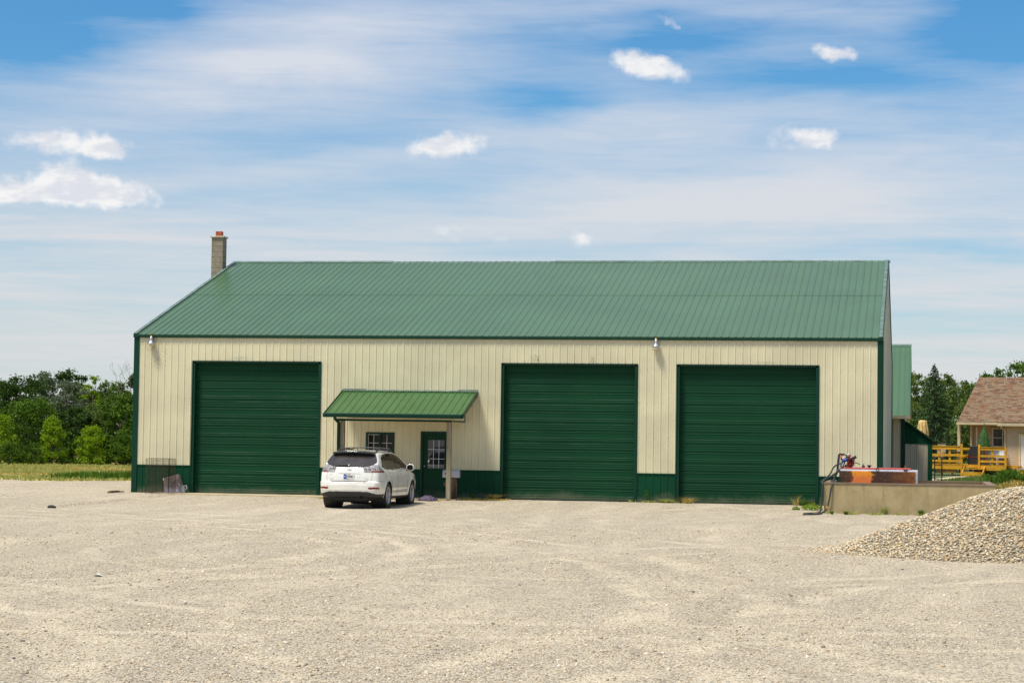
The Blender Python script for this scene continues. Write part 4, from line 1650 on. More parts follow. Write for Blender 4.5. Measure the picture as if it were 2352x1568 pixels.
# ------------------------------------------------------------------ foliage helpers
def leaves(P, size, rgl, up=.35, aspect=.55, stretch=1.):
    """diamond leaf clumps at points P; returns verts and quads"""
    n = len(P)
    size = np.broadcast_to(size, (n,))
    d = rgl.normal(0, 1, (n, 3))
    d[:, 2] = d[:, 2] * .6 + up
    d /= np.linalg.norm(d, axis=1)[:, None]
    e = rgl.normal(0, 1, (n, 3))
    e -= d * np.sum(e * d, 1)[:, None]
    e /= np.linalg.norm(e, axis=1)[:, None]
    f = np.cross(d, e)
    L = e * size[:, None] * stretch
    Wd = f * (size * aspect)[:, None]
    V = np.stack([P - L, P + Wd + d * (size * .12)[:, None], P + L, P - Wd + d * (size * .12)[:, None]], 1)
    Fq = np.arange(4 * n).reshape(n, 4)
    return V.reshape(-1, 3), Fq


def crown_points(rgl, n, base, h, w, shape, clumps=46, clump_r=.22, bottom=.12):
    """points gathered in clumps inside a crown envelope"""
    C = []
    R = []
    while len(C) < clumps:
        t = rgl.random() ** .85
        z = bottom + (1 - bottom) * t
        if shape == 'round':
            r = sqrt(max(0, 1 - ((z - .52) / .50) ** 2)) ** .8
        elif shape == 'cone':
            r = (1 - z) ** .8 * 1.15 + .05
        elif shape == 'shrub':
            r = sqrt(max(0, 1 - (z) ** 2.2))
        elif shape == 'tall':
            r = .9 * sin(pi * min(1, z ** .8)) ** .6 if z < 1 else 0
        else:
            r = 1
        a = rgl.random() * 2 * pi
        q = r * (rgl.random() ** .45)
        C.append((cos(a) * q * w / 2, sin(a) * q * w / 2, z * h))
        R.append(clump_r * rgl.uniform(.6, 1.35))
    C = np.array(C)
    R = np.array(R)
    k = rgl.integers(0, len(C), n)
    d = rgl.normal(0, 1, (n, 3))
    d /= np.linalg.norm(d, axis=1)[:, None]
    rad = np.minimum(np.abs(rgl.normal(0, .60, n)), 1.15 + .2 * rgl.random(n)) * R[k] * w * .5
    P = C[k] + d * rad[:, None] * np.array([1, 1, .72])
    tone = np.clip(.5 + .28 * rgl.normal(0, 1, len(C))[k] * .8 + .18 * rgl.normal(0, 1, n), 0, 1)
    return P + np.array(base), tone, C + np.array(base)


def tree(name, label, x, y, h, w, mat, shape='round', n=3200, seed=0, group=None, leaf=.13, clumps=46, cat='tree', clump_r=.34, bottom=.12, bare=False, aspect=.6, up=.35, stretch=1.):
    z = gz(x, y) - .05
    n = int(n * 2.1)
    leaf *= .72
    clumps = int(clumps * 1.7)
    clump_r *= .78
    h *= .93
    rgl = np.random.default_rng(seed + 100)
    t = thing(name, label, cat, (x, y, z), group)
    P, tone, C = crown_points(rgl, n, (x, y, z), h, w, shape, clumps, clump_r, bottom)
    V, Fq = leaves(P, rgl.uniform(.7, 1.3, n) * leaf, rgl, aspect=aspect, up=up, stretch=stretch)
    np_mesh('crown', V, Fq, mat, {'tone': ('POINT', 'FLOAT', np.repeat(tone, 4))}, parent=t)
    m = MB()
    r0 = .028 * h
    top = h * (.82 if shape in ('cone', 'tall') else .62)
    k = np.random.default_rng(seed)
    bx, by = k.normal(0, .04, 2) * w
    m.tube([(x, y, z), (x + bx * .4, y + by * .4, z + top * .4), (x + bx, y + by, z + top)], [r0, r0 * .7, r0 * .25], 7)
    for q in range(min(9, len(C))):
        c = C[q * (len(C) // 9)]
        s0 = .25 + .5 * q / 9
        m.tube([(x + bx * s0, y + by * s0, z + top * s0), ((x + c[0]) / 2, (y + c[1]) / 2, (z + top * s0) * .45 + c[2] * .55), tuple(c)], [r0 * .35, r0 * .22, r0 * .08], 5)
    m.build('trunk', BARK, t, smooth=True)
    return t


def spruce(name, label, x, y, h, w, mat, n, seed, leaf=.12, group=None, bottom=.03):
    z = gz(x, y) - .05
    rgl = np.random.default_rng(seed)
    t = thing(name, label, 'tree', (x, y, z), group)
    nb = 150
    pts = []
    tn = []
    m = MB()
    m.tube([(x, y, z), (x, y, z + h * .6), (x, y, z + h)], [.02 * h, .012 * h, .01], 7)
    for b in range(nb):
        tt = (b + rgl.random()) / nb
        zz = bottom + (1 - bottom) * tt ** .95
        R = w / 2 * (1 - zz) ** .78 * rgl.uniform(.75, 1.1) + .03
        a = b * 2.39996 + rgl.normal(0, .2)
        m.tube([(x, y, z + zz * h), (x + cos(a) * R * .95, y + sin(a) * R * .95, z + zz * h - R * .22)], [.02, .006], 4)
        k = max(6, int(n * (R / (w / 2)) / nb * 1.9))
        q = rgl.random(k) ** .7
        side = rgl.normal(0, .13, k) * R * (1.15 - q) + rgl.normal(0, .05, k)
        px = x + cos(a) * R * q - sin(a) * side
        py_ = y + sin(a) * R * q + cos(a) * side
        pz_ = z + zz * h - R * .30 * q + .10 * R * q ** 3 + rgl.normal(0, .05, k) - np.abs(side) * .2
        pts.append(np.stack([px, py_, pz_], 1))
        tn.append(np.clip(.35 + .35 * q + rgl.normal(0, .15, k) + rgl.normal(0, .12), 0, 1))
    P = np.concatenate(pts)
    tone = np.concatenate(tn)
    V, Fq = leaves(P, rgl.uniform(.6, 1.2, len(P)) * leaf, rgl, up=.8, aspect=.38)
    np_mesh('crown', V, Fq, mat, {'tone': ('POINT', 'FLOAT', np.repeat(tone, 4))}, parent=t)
    m.build('trunk', BARK, t)
    return t


def bare_tree(name, label, x, y, h, seed, r0=.09, spread=.55):
    z = gz(x, y) - .05
    t = thing(name, label, 'tree', (x, y, z))
    k = random.Random(seed)
    m = MB()

    def br(p, d, L, r, dep):
        q = p + d * L * .5 + Vector((k.gauss(0, .04), k.gauss(0, .04), 0)) * L
        e = p + d * L
        m.tube([p, q, e], [r, r * .82, r * .62], 5)
        if dep == 0:
            return
        for _ in range(k.choice([2, 3])):
            nd = (d + Vector((k.gauss(0, spread), k.gauss(0, spread), k.gauss(.12, .25)))).normalized()
            br(e, nd, L * k.uniform(.55, .8), r * .58, dep - 1)
    br(Vector((x, y, z)), Vector((.02, 0, 1)), h * .36, r0, 5)
    m.build('trunk', DEADWOOD, t)
    return t


# ------------------------------------------------------------------ tree line on the left
TL = 'trees along the far edge of the field'
Tspec = [
    ('pine_tree', 'dark flat-topped pine at the far left of the tree line', -48.6, 99, 7.4, 5.2, LEAF_DARK, 'round', 5200, .16, 30, .42),
    ('pine_tree', 'small dark conifer at the extreme left edge of the tree line', -52.0, 103, 6.5, 4.6, LEAF_DARK, 'tall', 3600, .16, 26, .4),
    ('willow_tree', 'grey green feathery tree rising between the flat pine and the dark round tree', -48.0, 103, 8.0, 4.6, LEAF_GREY, 'tall', 5200, .13, 50, .30),
    ('oak_tree', 'dark round-headed tree forming the highest point of the tree line', -46.9, 106, 8.2, 3.8, LEAF_DARK, 'round', 4200, .15, 34, .34),
    ('poplar_tree', 'pale silver leaved tree in the middle of the tree line', -43.2, 97, 6.9, 3.6, LEAF_GREY, 'round', 5200, .12, 50, .30),
    ('ash_tree', 'loose yellow green tree with an open ragged top', -42.9, 101, 7.7, 2.9, LEAF_BRIGHT, 'tall', 1900, .12, 30, .26),
    ('maple_tree', 'full dark green tree left of the bare dead tree', -42.2, 103, 7.1, 4.6, LEAF_MID, 'round', 5200, .14, 50, .32),
    ('cedar_tree', 'dull grey green tree touching the workshop corner trim', -40.3, 104, 8.0, 2.8, LEAF_DARK, 'tall', 3200, .14, 40, .3),
    ('maple_tree', 'rich green maple low beside the workshop corner', -36.6, 92, 5.7, 4.0, LEAF_MID, 'round', 5200, .13, 50, .32),
    ('hackberry_tree', 'broad bushy green tree below the flat pine', -43.6, 90, 5.2, 5.0, LEAF_MID, 'round', 6500, .13, 60, .30),
    ('locust_tree', 'olive green tree behind the two bright shrubs', -40.9, 92, 4.6, 4.2, LEAF_DARK, 'round', 5000, .13, 50, .30),
    ('mulberry_tree', 'soft mid green tree between the right bright shrub and the maple', -39.0, 93, 5.0, 3.8, LEAF_PALE, 'round', 4200, .13, 46, .30),
    ('leafy_shrub', 'taller yellow green shrub in front of the tree line', -39.9, 86, 3.85, 2.2, LEAF_BRIGHT, 'shrub', 3800, .10, 44, .34),
    ('leafy_shrub', 'wider yellow green shrub right of the taller bright shrub', -37.2, 87, 3.1, 2.7, LEAF_BRIGHT, 'shrub', 3800, .10, 44, .34),
    ('field_bush', 'low green bush left of the taller bright shrub', -39.9, 82.5, 1.75, 1.9, LEAF_MID, 'shrub', 2400, .09, 34, .34),
    ('field_bush', 'low green bush under the left edge pine', -41.6, 82, 1.7, 2.2, LEAF_MID, 'shrub', 2400, .09, 34, .34),
    ('field_bush', 'yellowish bush cut by the left edge of the picture', -44.1, 86, 3.9, 3.0, LEAF_BRIGHT, 'shrub', 3000, .10, 40, .34),
    ('field_bush', 'dark green bush against the workshop corner at the field edge', -34.6, 87.5, 2.9, 3.0, LEAF_MID, 'shrub', 3600, .10, 44, .34),
]
for i, (nm, lb, x, y, h, w, mt, shp, n, lf, cl, cr) in enumerate(Tspec):
    tree(nm, lb, x, y, h, w, mt, shp, n, 20 + i, TL, lf, cl, 'tree' if nm.endswith('tree') else 'bush', cr, .10 if shp != 'shrub' else .02)
bare_tree('dead_tree', 'bare leafless tree standing up beside the workshop corner', -39.6, 99, 8.0, 3)

# the wood behind them that reads as one mass
rgw = np.random.default_rng(77)
Vs, Fs, Ts = [], [], []
off = 0
for k in range(34):
    x = -66 + k * 1.9 + rgw.normal(0, .5)
    y = 106 + rgw.uniform(-5, 6) - .15 * (x + 45)
    if -54 < x < -34:
        hh = rgw.uniform(5.0, 6.1)
    else:
        hh = rgw.uniform(5.5, 7.5)
    P, tone, C = crown_points(rgw, 4200, (x, y, gz(x, y)), hh, rgw.uniform(4, 6), 'round', 34, .34, .03)
    V, Fq = leaves(P, rgw.uniform(.7, 1.3, len(P)) * .13, rgw)
    Vs.append(V)
    Fs.append(Fq + off)
    off += len(V)
    Ts.append(np.repeat(tone, 4))
for k in range(40):    # undergrowth
    x = -60 + k * .95 + rgw.normal(0, .3)
    y = 88.5 + rgw.uniform(-1, 5) - .1 * (x + 40)
    P, tone, C = crown_points(rgw, 800, (x, y, gz(x, y)), rgw.uniform(1.3, 2.6), rgw.uniform(2, 3.4), 'shrub', 20, .4, .0)
    V, Fq = leaves(P, rgw.uniform(.7, 1.3, len(P)) * .12, rgw)
    Vs.append(V)
    Fs.append(Fq + off)
    off += len(V)
    Ts.append(np.repeat(tone, 4))
wood = np_mesh('woodland', np.concatenate(Vs), np.concatenate(Fs), LEAF_MID, {'tone': ('POINT', 'FLOAT', np.concatenate(Ts))})
tag(wood, 'dense green woodland and undergrowth closing the field behind the single trees', 'woodland', kind='stuff')

# trees on the right behind the house and shed
TR = 'trees behind the tan house'
spruce('spruce_tree', 'tall dark blue green spruce between the lean-to shed and the house', 25.95, 74, 6.95, 4.9, LEAF_SPRUCE, 9000, 5, .10, TR)
spruce('spruce_tree', 'small young spruce at the right foot of the tall spruce', 26.75, 69, 2.75, 1.7, LEAF_SPRUCE, 2200, 6, .07, TR)
for i, a in enumerate([
    ('maple_tree', 'pale green leafy tree directly left of the tall spruce', 24.2, 84, 7.0, 3.6, LEAF_PALE, 'round', 5200, .12, 50, .30),
    ('maple_tree', 'soft green leafy tree behind the right side of the spruce', 26.6, 88, 7.1, 3.8, LEAF_PALE, 'round', 5200, .12, 50, .30),
    ('oak_tree', 'darker green tree next to the left slope of the house roof', 28.9, 91, 6.7, 3.6, LEAF_MID, 'round', 4800, .13, 46, .30),
    ('oak_tree', 'small rounded tree top showing above the left of the house ridge', 30.3, 100, 8.0, 3.2, LEAF_MID, 'round', 4600, .13, 44, .28),
    ('oak_tree', 'high ragged tree top above the house ridge at the right edge', 32.9, 100, 8.7, 5.0, LEAF_MID, 'round', 6500, .13, 60, .26),
    ('lilac_bush', 'light green bush between the spruce and the house porch', 27.6, 71.5, 3.3, 2.2, LEAF_PALE, 'shrub', 3800, .09, 44, .34),
    ('maple_tree', 'mid green tree filling the gap low behind the deck', 28.4, 79, 4.6, 3.4, LEAF_PALE, 'round', 4800, .11, 50, .32)]):
    nm, lb, x, y, h, w, mt, shp, n, lf, cl, cr = a
    tree(nm, lb, x, y, h, w, mt, shp, n, 60 + i, TR, lf, cl, 'tree' if nm.endswith('tree') else 'bush', cr, .08)
bare_tree('dead_tree', 'thin leafless twigs between the spruce and the house roof', 28.05, 87, 6.2, 9, .05, .4)
Vs, Fs, Ts, off = [], [], [], 0
for k in range(16):
    x = 19 + k * 1.9 + rgw.normal(0, .4)
    y = 104 + rgw.uniform(-3, 4)
    hh = rgw.uniform(5.3, 6.3) if x < 30 else 7
    P, tone, C = crown_points(rgw, 4200, (x, y, gz(x, y)), hh, rgw.uniform(4, 5.5), 'round', 30, .36, .02)
    V, Fq = leaves(P, rgw.uniform(.7, 1.3, len(P)) * .15, rgw)
    Vs.append(V)
    Fs.append(Fq + off)
    off += len(V)
    Ts.append(np.repeat(tone, 4))
wood2 = np_mesh('woodland', np.concatenate(Vs), np.concatenate(Fs), LEAF_MID, {'tone': ('POINT', 'FLOAT', np.concatenate(Ts))})
tag(wood2, 'low green woodland behind the spruce and the tan house', 'woodland', kind='stuff')


def blades(name, pts, hts, mat, seed, wd=.012, lean=.35, parent=None):
    rgl = np.random.default_rng(seed)
    n = len(pts)
    pts = np.asarray(pts, float)
    hts = np.asarray(hts, float)
    a = rgl.uniform(0, 2 * pi, n)
    ln = np.abs(rgl.normal(0, lean, n)) * hts
    tip = pts + np.stack([np.cos(a) * ln, np.sin(a) * ln, hts], 1)
    mid = pts * .5 + tip * .5 + np.stack([np.cos(a) * -ln * .18, np.sin(a) * -ln * .18, hts * .08], 1)
    b = a + rgl.uniform(-1, 1, n) + pi / 2
    s = np.stack([np.cos(b), np.sin(b), np.zeros(n)], 1) * wd * rgl.uniform(.7, 1.4, n)[:, None]
    V = np.stack([pts - s, pts + s, mid + s * .7, tip, mid - s * .7], 1).reshape(-1, 3)
    base = np.arange(n)[:, None] * 5
    Fq = np.concatenate([base + np.array([[0, 1, 2, 4]]), base + np.array([[4, 2, 3, 3]])])
    # second face as triangle padded: build as quads with repeated vertex is invalid, so use triangles
    T = np.concatenate([base + np.array([[0, 1, 2]]), base + np.array([[0, 2, 4]]), base + np.array([[4, 2, 3]])])
    tone = np.repeat(np.clip(rgl.normal(.5, .25, n), 0, 1), 5)
    return np_mesh(name, V, T, mat, {'tone': ('POINT', 'FLOAT', tone)}, parent=parent)


# field grass
rgf = np.random.default_rng(31)
n = 60000
X = rgf.uniform(-52, -2, n)
Y = 13 + 72 * rgf.random(n)
keep = (np.array([lot_edge(x) for x in X]) + .1 < Y) & (X < -2.5 - (Y - 10) * .30)
X, Y = X[keep], Y[keep]
dry = np.sin(X * .25 + 2 * np.sin(Y * .11)) + np.sin(Y * .35 + X * .1) + rgf.normal(0, .7, len(X)) > 0.35
Z = np.array([gz(x, y) for x, y in zip(X, Y)]) - .03
H = rgf.uniform(.04, .15, len(X)) * (1 + .5 * (Y > 60))
Pp = np.stack([X, Y, Z], 1)
tag(blades('field_grass', Pp[~dry], H[~dry], LEAF_OLIVE, 1, .03, .4), 'rough green field grass between the gravel and the trees', 'grass', kind='stuff')
tag(blades('dry_grass', Pp[dry], H[dry] * .6, LEAF_STRAW, 2, .035, .6), 'short dry straw coloured grass patches in the field', 'grass', kind='stuff')
n = 9000
X = rgf.uniform(-13.5, -4, n)
Y = rgf.uniform(20, 26, n)
keep = (rgf.random(n) < .15 + .85 * np.clip(np.sin(X * 2.6) + .4 * np.sin(X * 6.1) + .2, 0, 1)) & (X > -11.2 - (Y - 20) * .32 + rgf.normal(0, .5, n))
X, Y = X[keep], Y[keep]
Z = np.array([gz(x, y) for x, y in zip(X, Y)]) - .03
tag(blades('tall_grass', np.stack([X, Y, Z], 1), rgf.uniform(.15, .55, len(X)) * np.clip(1 - (-7 - X) * .09, .4, 1), LEAF_MID, 3, .022, .35), 'taller dark green grass by the gravel edge left of the workshop', 'grass', kind='stuff')

# lawn by the house
LAWN = simple('mown_lawn', (.085, .12, .03), .95, 0, .25, 3, .6, 30)
structure(sheet('lawn', list(np.linspace(24.7, 70, 40)), list(np.linspace(5.5, 120, 80)), -.004, LAWN))
PATHM = simple('worn_sandy_path', (.50, .40, .26), .95, 0, .12, 4, .3, 30)
m = MB()
pa = [(25.2, 36), (25.8, 41), (26.5, 47), (27.35, 53.2), (28.3, 55.6)]
for (xa, ya), (xb, yb_) in zip(pa, pa[1:]):
    m.quad((xa - .35, ya, gz(xa, ya) + .006), (xa + .45, ya, gz(xa, ya) + .006), (xb + .45, yb_, gz(xb, yb_) + .006), (xb - .35, yb_, gz(xb, yb_) + .006))
structure(m.build('path', PATHM))
n = 9000
X = rgf.uniform(25.5, 34, n)
Y = rgf.uniform(28, 56, n)
Z = np.array([gz(x, y) for x, y in zip(X, Y)])
offp = np.array([x > np.interp(y, [36, 41, 47, 53.2, 55.6], [25.2, 25.8, 26.5, 27.35, 28.3]) + .5 for x, y in zip(X, Y)])
tag(blades('lawn_grass', np.stack([X, Y, Z], 1)[offp], rgf.uniform(.04, .11, n)[offp], LEAF_GRASS, 4, .02, .5), 'short lawn grass in front of the yellow deck', 'grass', kind='stuff')
n = 5200
X = rgf.uniform(28.2, 32.5, n)
Y = rgf.uniform(34, 41, n)
Z = np.array([gz(x, y) for x, y in zip(X, Y)])
Hh = rgf.uniform(.2, .6, n) * (.6 + .5 * np.clip((X - 28.2) / 1.5, 0, 1)) * (.6 + .6 * (np.sin(X * 5) > -.2))
tag(blades('tall_weeds', np.stack([X, Y, Z], 1), Hh, LEAF_MID, 5, .05, .5), 'tall leafy green weeds in front of the deck at the right edge', 'weeds', kind='stuff')
n = 5000
X = rgf.uniform(27.4, 33, n)
Y = rgf.uniform(5.5, 26, n)
Z = np.array([gz(x, y) for x, y in zip(X, Y)])
tag(blades('rough_grass', np.stack([X, Y, Z], 1), rgf.uniform(.05, .22, n), LEAF_GRASS, 14, .016, .5), 'rough green grass behind the concrete enclosure and the stone pile', 'grass', kind='stuff')
n = 1500
X = rgf.normal(29.1, .7, n)
Y = rgf.normal(22, .9, n)
Z = np.array([gz(x, y) for x, y in zip(X, Y)]) + np.maximum(0, .38 - .30 * ((X - 28.9) ** 2 / .8 + (Y - 22) ** 2 / 1.2)) * rgf.random(n)
tag(blades('straw_heap', np.stack([X, Y, Z], 1), rgf.uniform(.03, .16, n), LEAF_STRAW, 6, .018, 1.6), 'loose heap of yellow straw behind the stone pile', 'straw', kind='stuff')
n = 2600
X = np.concatenate([rgf.uniform(6.8, 11.6, n // 2), rgf.uniform(10.8, 12.6, n - n // 2)])
Y = np.where(X < 10.8, -1.85 + rgf.normal(0, .12, n), -.75 + rgf.normal(0, .35, n) - (X - 10.8) * -.15)
Y = np.minimum(Y, -.05)
Z = np.array([gz(x, y) for x, y in zip(X, Y)])
tag(blades('dry_straw', np.stack([X, Y, Z], 1), rgf.uniform(.01, .05, n), LEAF_STRAW, 7, .012, 1.5), 'scattered dry yellow straw along the porch slab under the car', 'straw', kind='stuff')
# one smooth strip of low weeds in the gravel by the walls
n = 2200
X = np.concatenate([rgf.uniform(11.1, 12.4, 700), rgf.uniform(16.3, 18.0, 500), rgf.uniform(22.5, 26.0, 1000)])
Y = np.concatenate([rgf.uniform(-1.2, -.06, 700), rgf.uniform(-.25, -.05, 500), -4.1 - np.abs(rgf.normal(0, .25, 1000))])
keep = np.sin(X * 9) + rgf.normal(0, .6, n) > .1
X, Y = X[keep], Y[keep]
Z = np.array([gz(x, y) for x, y in zip(X, Y)])
tag(blades('low_weeds', np.stack([X, Y, Z], 1), rgf.uniform(.02, .10, len(X)), LEAF_OLIVE, 8, .01, .9), 'low green weeds in the gravel along the walls', 'weeds', kind='stuff')


def weed(name, label, x, y, h, w, mat, n, seed, leafy=False, cat='weed'):
    rgl = np.random.default_rng(seed)
    a = rgl.uniform(0, 2 * pi, n)
    q = rgl.random(n) ** .6 * w / 2
    z = gz(x, y)
    if leafy:
        P = np.stack([x + np.cos(a) * q, y + np.sin(a) * q * .6, z + h * rgl.random(n) ** .8 * (1 - .5 * q / (w / 2))], 1)
        V, Fq = leaves(P, rgl.uniform(.6, 1.3, n) * .026, rgl, up=.6)
        o = np_mesh(name, V, Fq, mat, {'tone': ('POINT', 'FLOAT', np.repeat(rgl.random(n), 4))})
    else:
        P = np.stack([x + np.cos(a) * q * .3, y + np.sin(a) * q * .3, np.full(n, z)], 1)
        o = blades(name, P, rgl.uniform(.5, 1, n) * h, mat, seed, .008, w / h * .45)
    tag(o, label, cat)
    return o


weed('weed_clump', 'bright green leafy weed at the left foot of the concrete wall', 22.08, -3.0, .24, .62, LEAF_BRIGHT, 520, 1, True)
weed('weed_clump', 'small green weed on the gravel left of the bright leafy weed', 21.62, -3.1, .12, .24, LEAF_BRIGHT, 120, 2, True)
weed('weed_clump', 'scraggly green weed at the right foot of the third roll door', 21.72, -.25, .26, .36, LEAF_MID, 260, 3, True)
weed('dry_weed', 'dried pale weed leaning at the right foot of the third roll door', 21.45, -.3, .38, .55, LEAF_STRAW, 26, 4, cat='dry weed')
weed('dry_weed', 'dried spreading weed at the left foot of the third roll door', 18.15, -.25, .24, .75, LEAF_STRAW, 90, 5, cat='dry weed')
weed('weed_clump', 'thin climbing weed on the green panel between the second and third roll doors', 16.85, -.10, .48, .10, LEAF_MID, 110, 6, True)
weed('weed_clump', 'low green weed below the panel between the second and third roll doors', 17.45, -.2, .16, .65, LEAF_OLIVE, 170, 7)
weed('weed_clump', 'small leafy weed right of the mailbox log', 11.45, -.5, .22, .16, LEAF_MID, 120, 8, True)
weed('weed_clump', 'yellow green weed tuft against the wall right of the porch', 12.05, -.35, .20, .75, LEAF_STRAW, 240, 9)
weed('weed_clump', 'bushy grass tuft at the middle joint of the concrete wall', 24.18, -4.15, .24, .34, LEAF_OLIVE, 190, 10)
weed('weed_clump', 'short grass tuft in the gravel near the left part of the concrete wall', 23.1, -4.6, .13, .26, LEAF_GRASS, 110, 11)
weed('weed_clump', 'small tuft in the gravel just right of the coiled hose', 22.72, -4.7, .11, .2, LEAF_GRASS, 80, 12)
weed('weed_clump', 'green tuft by the wall just left of the stone pile', 25.2, -4.2, .20, .28, LEAF_MID, 120, 13)

# ------------------------------------------------------------------ tan house with the yellow deck (its own axes, turned 15 degrees)
HO = (27.43, 56.97, 0)
HR = radians(-15)
house = thing('tan_house', 'tan sided house with brown shingle roof behind the yellow wooden deck', 'house', HO, rotz=HR)
EZ, RZ, YE, YR = 3.20, 5.86, 1.05, 6.1
# roof
m = MB()
hsl = (RZ - EZ) / (YR - YE)
m.prism([(-.50, YE, EZ), (-.50, YR, RZ), (-.50, 2 * YR - YE, EZ), (-.50, 2 * YR - YE, EZ - .12), (-.50, YR, RZ - .13), (-.50, YE, EZ - .12)], (15, 0, 0))
roof_o = fix_normals(m.build('roof', SHINGLE, house))
m = MB()
for k in range(50):
    xx = -.5 + k * .3
    m.prism([(xx, YR - .14, RZ - .06), (xx, YR, RZ + .035), (xx, YR + .14, RZ - .06), (xx, YR, RZ + .012)], (.29, 0, 0))
m.build('ridge_shingles', simple('dark_ridge_shingle', (.20, .11, .075), .9), house)
# give the shingles their own layout: a thin course-by-course skin so rows run level
m = MB()
rows = 38
ln = sqrt((YR - YE) ** 2 + (RZ - EZ) ** 2)
rs = random.Random(5)
SH = [simple('shingle_tone', c, .95, 0, .2, 14, .3, 60) for c in ((.215, .125, .065), (.185, .088, .042), (.235, .165, .10), (.13, .07, .038), (.195, .135, .082))]
for r in range(rows):
    t0, t1 = r / rows, (r + 1.12) / rows
    x = -.52 + rs.uniform(-.2, 0)
    while x < 14.48:
        w_ = rs.choice([.16, .22, .30, .38])
        xa, xb = max(x, -.52), min(x + w_, 14.48)
        lift = .012
        y0_, z0_ = YE - .02 + (YR - YE) * t0, EZ + (RZ - EZ) * t0
        y1_, z1_ = YE - .02 + (YR - YE) * min(1, t1), EZ + (RZ - EZ) * min(1, t1)
        i = len(m.v)
        nz_ = cos(math.atan(hsl))
        a_ = (xa, y0_, z0_ + .022)
        b_ = (xb, y0_, z0_ + .022)
        c_ = (xb, y1_, z1_ + .006)
        d_ = (xa, y1_, z1_ + .006)
        if xb > xa:
            mi = rs.choice([0, 0, 1, 2, 2, 3, 4])
            m.quad(a_, b_, c_, d_, mi)
            m.quad((xa, y0_, z0_ + .002), (xb, y0_, z0_ + .002), b_, a_, mi)
        x += w_
m.build('shingle_courses', SH, house)
m = MB()
m.box(-.55, 1.75, YE - .13, YE - .01, EZ - .16, EZ - .02)
m.box(1.78, 14, YE - .16, YE - .01, EZ - .22, EZ - .06)
m.box(-.5, 14, YE + .0, 3.6, EZ - .17, EZ - .135)
m.build('gutter', TAN, house)


def siding_wall(nm, x0, x1, y, z0, z1, parent, openings=()):
    m = MB()
    z = z0
    while z < z1:
        zt = min(z1, z + SIDING_J)
        spans = [(x0, x1)]
        for (a, b, c_, d_) in openings:
            if zt > c_ and z < d_:
                ns = []
                for s_, e_ in spans:
                    if a > s_:
                        ns.append((s_, min(a, e_)))
                    if b < e_:
                        ns.append((max(b, s_), e_))
                spans = [q for q in ns if q[1] > q[0]]
        for s_, e_ in spans:
            m.quad((s_, y - .018, z), (e_, y - .018, z), (e_, y - .003, zt), (s_, y - .003, zt))
            m.quad((s_, y - .001, z), (e_, y - .001, z), (e_, y - .018, z), (s_, y - .018, z))
        z = zt
    return m.build(nm, SIDING, parent)


DR = (2.88, 3.85, .52, 2.56)
siding_wall('front_wall', 2.17, 14, 1.5, .35, EZ - .17, house, [DR])
siding_wall('porch_wall', -.2, 2.17, 3.5, .75, EZ - .17, house, [(.96, 1.5, 1.80, 2.86)])
m = MB()
m.box(-.18, 14, 3.56, 11, .0, EZ - .2)
m.box(2.19, 14, 1.56, 3.5, .0, EZ - .2)
m.box(2.17, 14, 1.505, 1.555, .0, .35)
m.build('house_body', simple('tan_siding_plain', (.42, .33, .21), .7), house)
m = MB()
m.box(2.10, 2.168, 1.46, 3.48, .5, EZ - .17)
m.build('corner_board', TAN, house)
m = MB()
m.box(-.26, -.2, 3.44, 3.6, .75, EZ - .17)
m.build('corner_board', TAN, house)
m = MB()
m.box(-.56, -.40, 1.2, 1.36, .77, EZ - .17)
m.build('porch_column', TAN, house)
m = MB()
m.box(-.33, -.25, 3.3, 3.38, .77, EZ - .17)
m.build('porch_column', TAN, house)
m = MB()
m.tube([(1.98, .97, EZ - .2), (1.99, 1.0, EZ - .32), (2.11, 1.41, EZ - .45), (2.12, 1.42, 1.0), (2.12, 1.42, .55)], .05, 6)
m.build('downspout', TAN, house)
m = MB()
for a in ((.92, .97, 1.80, 2.88), (1.49, 1.54, 1.80, 2.88), (.97, 1.49, 2.83, 2.88), (.97, 1.49, 1.80, 1.85), (.97, 1.49, 2.30, 2.34)):
    m.box(a[0], a[1], 3.44, 3.53, a[2], a[3])
hw = m.build('window', WHITE, house)
m = MB()
m.box(.97, 1.49, 3.50, 3.51, 1.85, 2.83)
m.build('pane', simple('grey_window_screen', (.06, .075, .09), .15, 0, .2, 3), hw)
m = MB()
m.box(DR[0] + .09, DR[1] - .09, 1.50, 1.54, DR[2], DR[3] - .09)
hd_ = m.build('door', WHITE, house)
m = MB()
for a in ((DR[0], DR[0] + .085, DR[2], DR[3] - .085), (DR[1] - .085, DR[1], DR[2], DR[3] - .085), (DR[0], DR[1], DR[3] - .085, DR[3])):
    m.box(a[0], a[1], 1.45, 1.55, a[2], a[3])
m.build('door_frame', simple('pale_yellow_trim', (.68, .54, .22), .5), hd_)

deck = thing('wooden_deck', 'yellow stained wooden deck with railings and steps in front of the tan house', 'deck', HO, rotz=HR)


def rail(name, x0, x1, y0, y1, z0, z1, mat=YWOOD):
    m = MB()
    m.box(x0, x1, y0, y1, z0, z1)
    o = m.build(name, mat, deck)
    return o


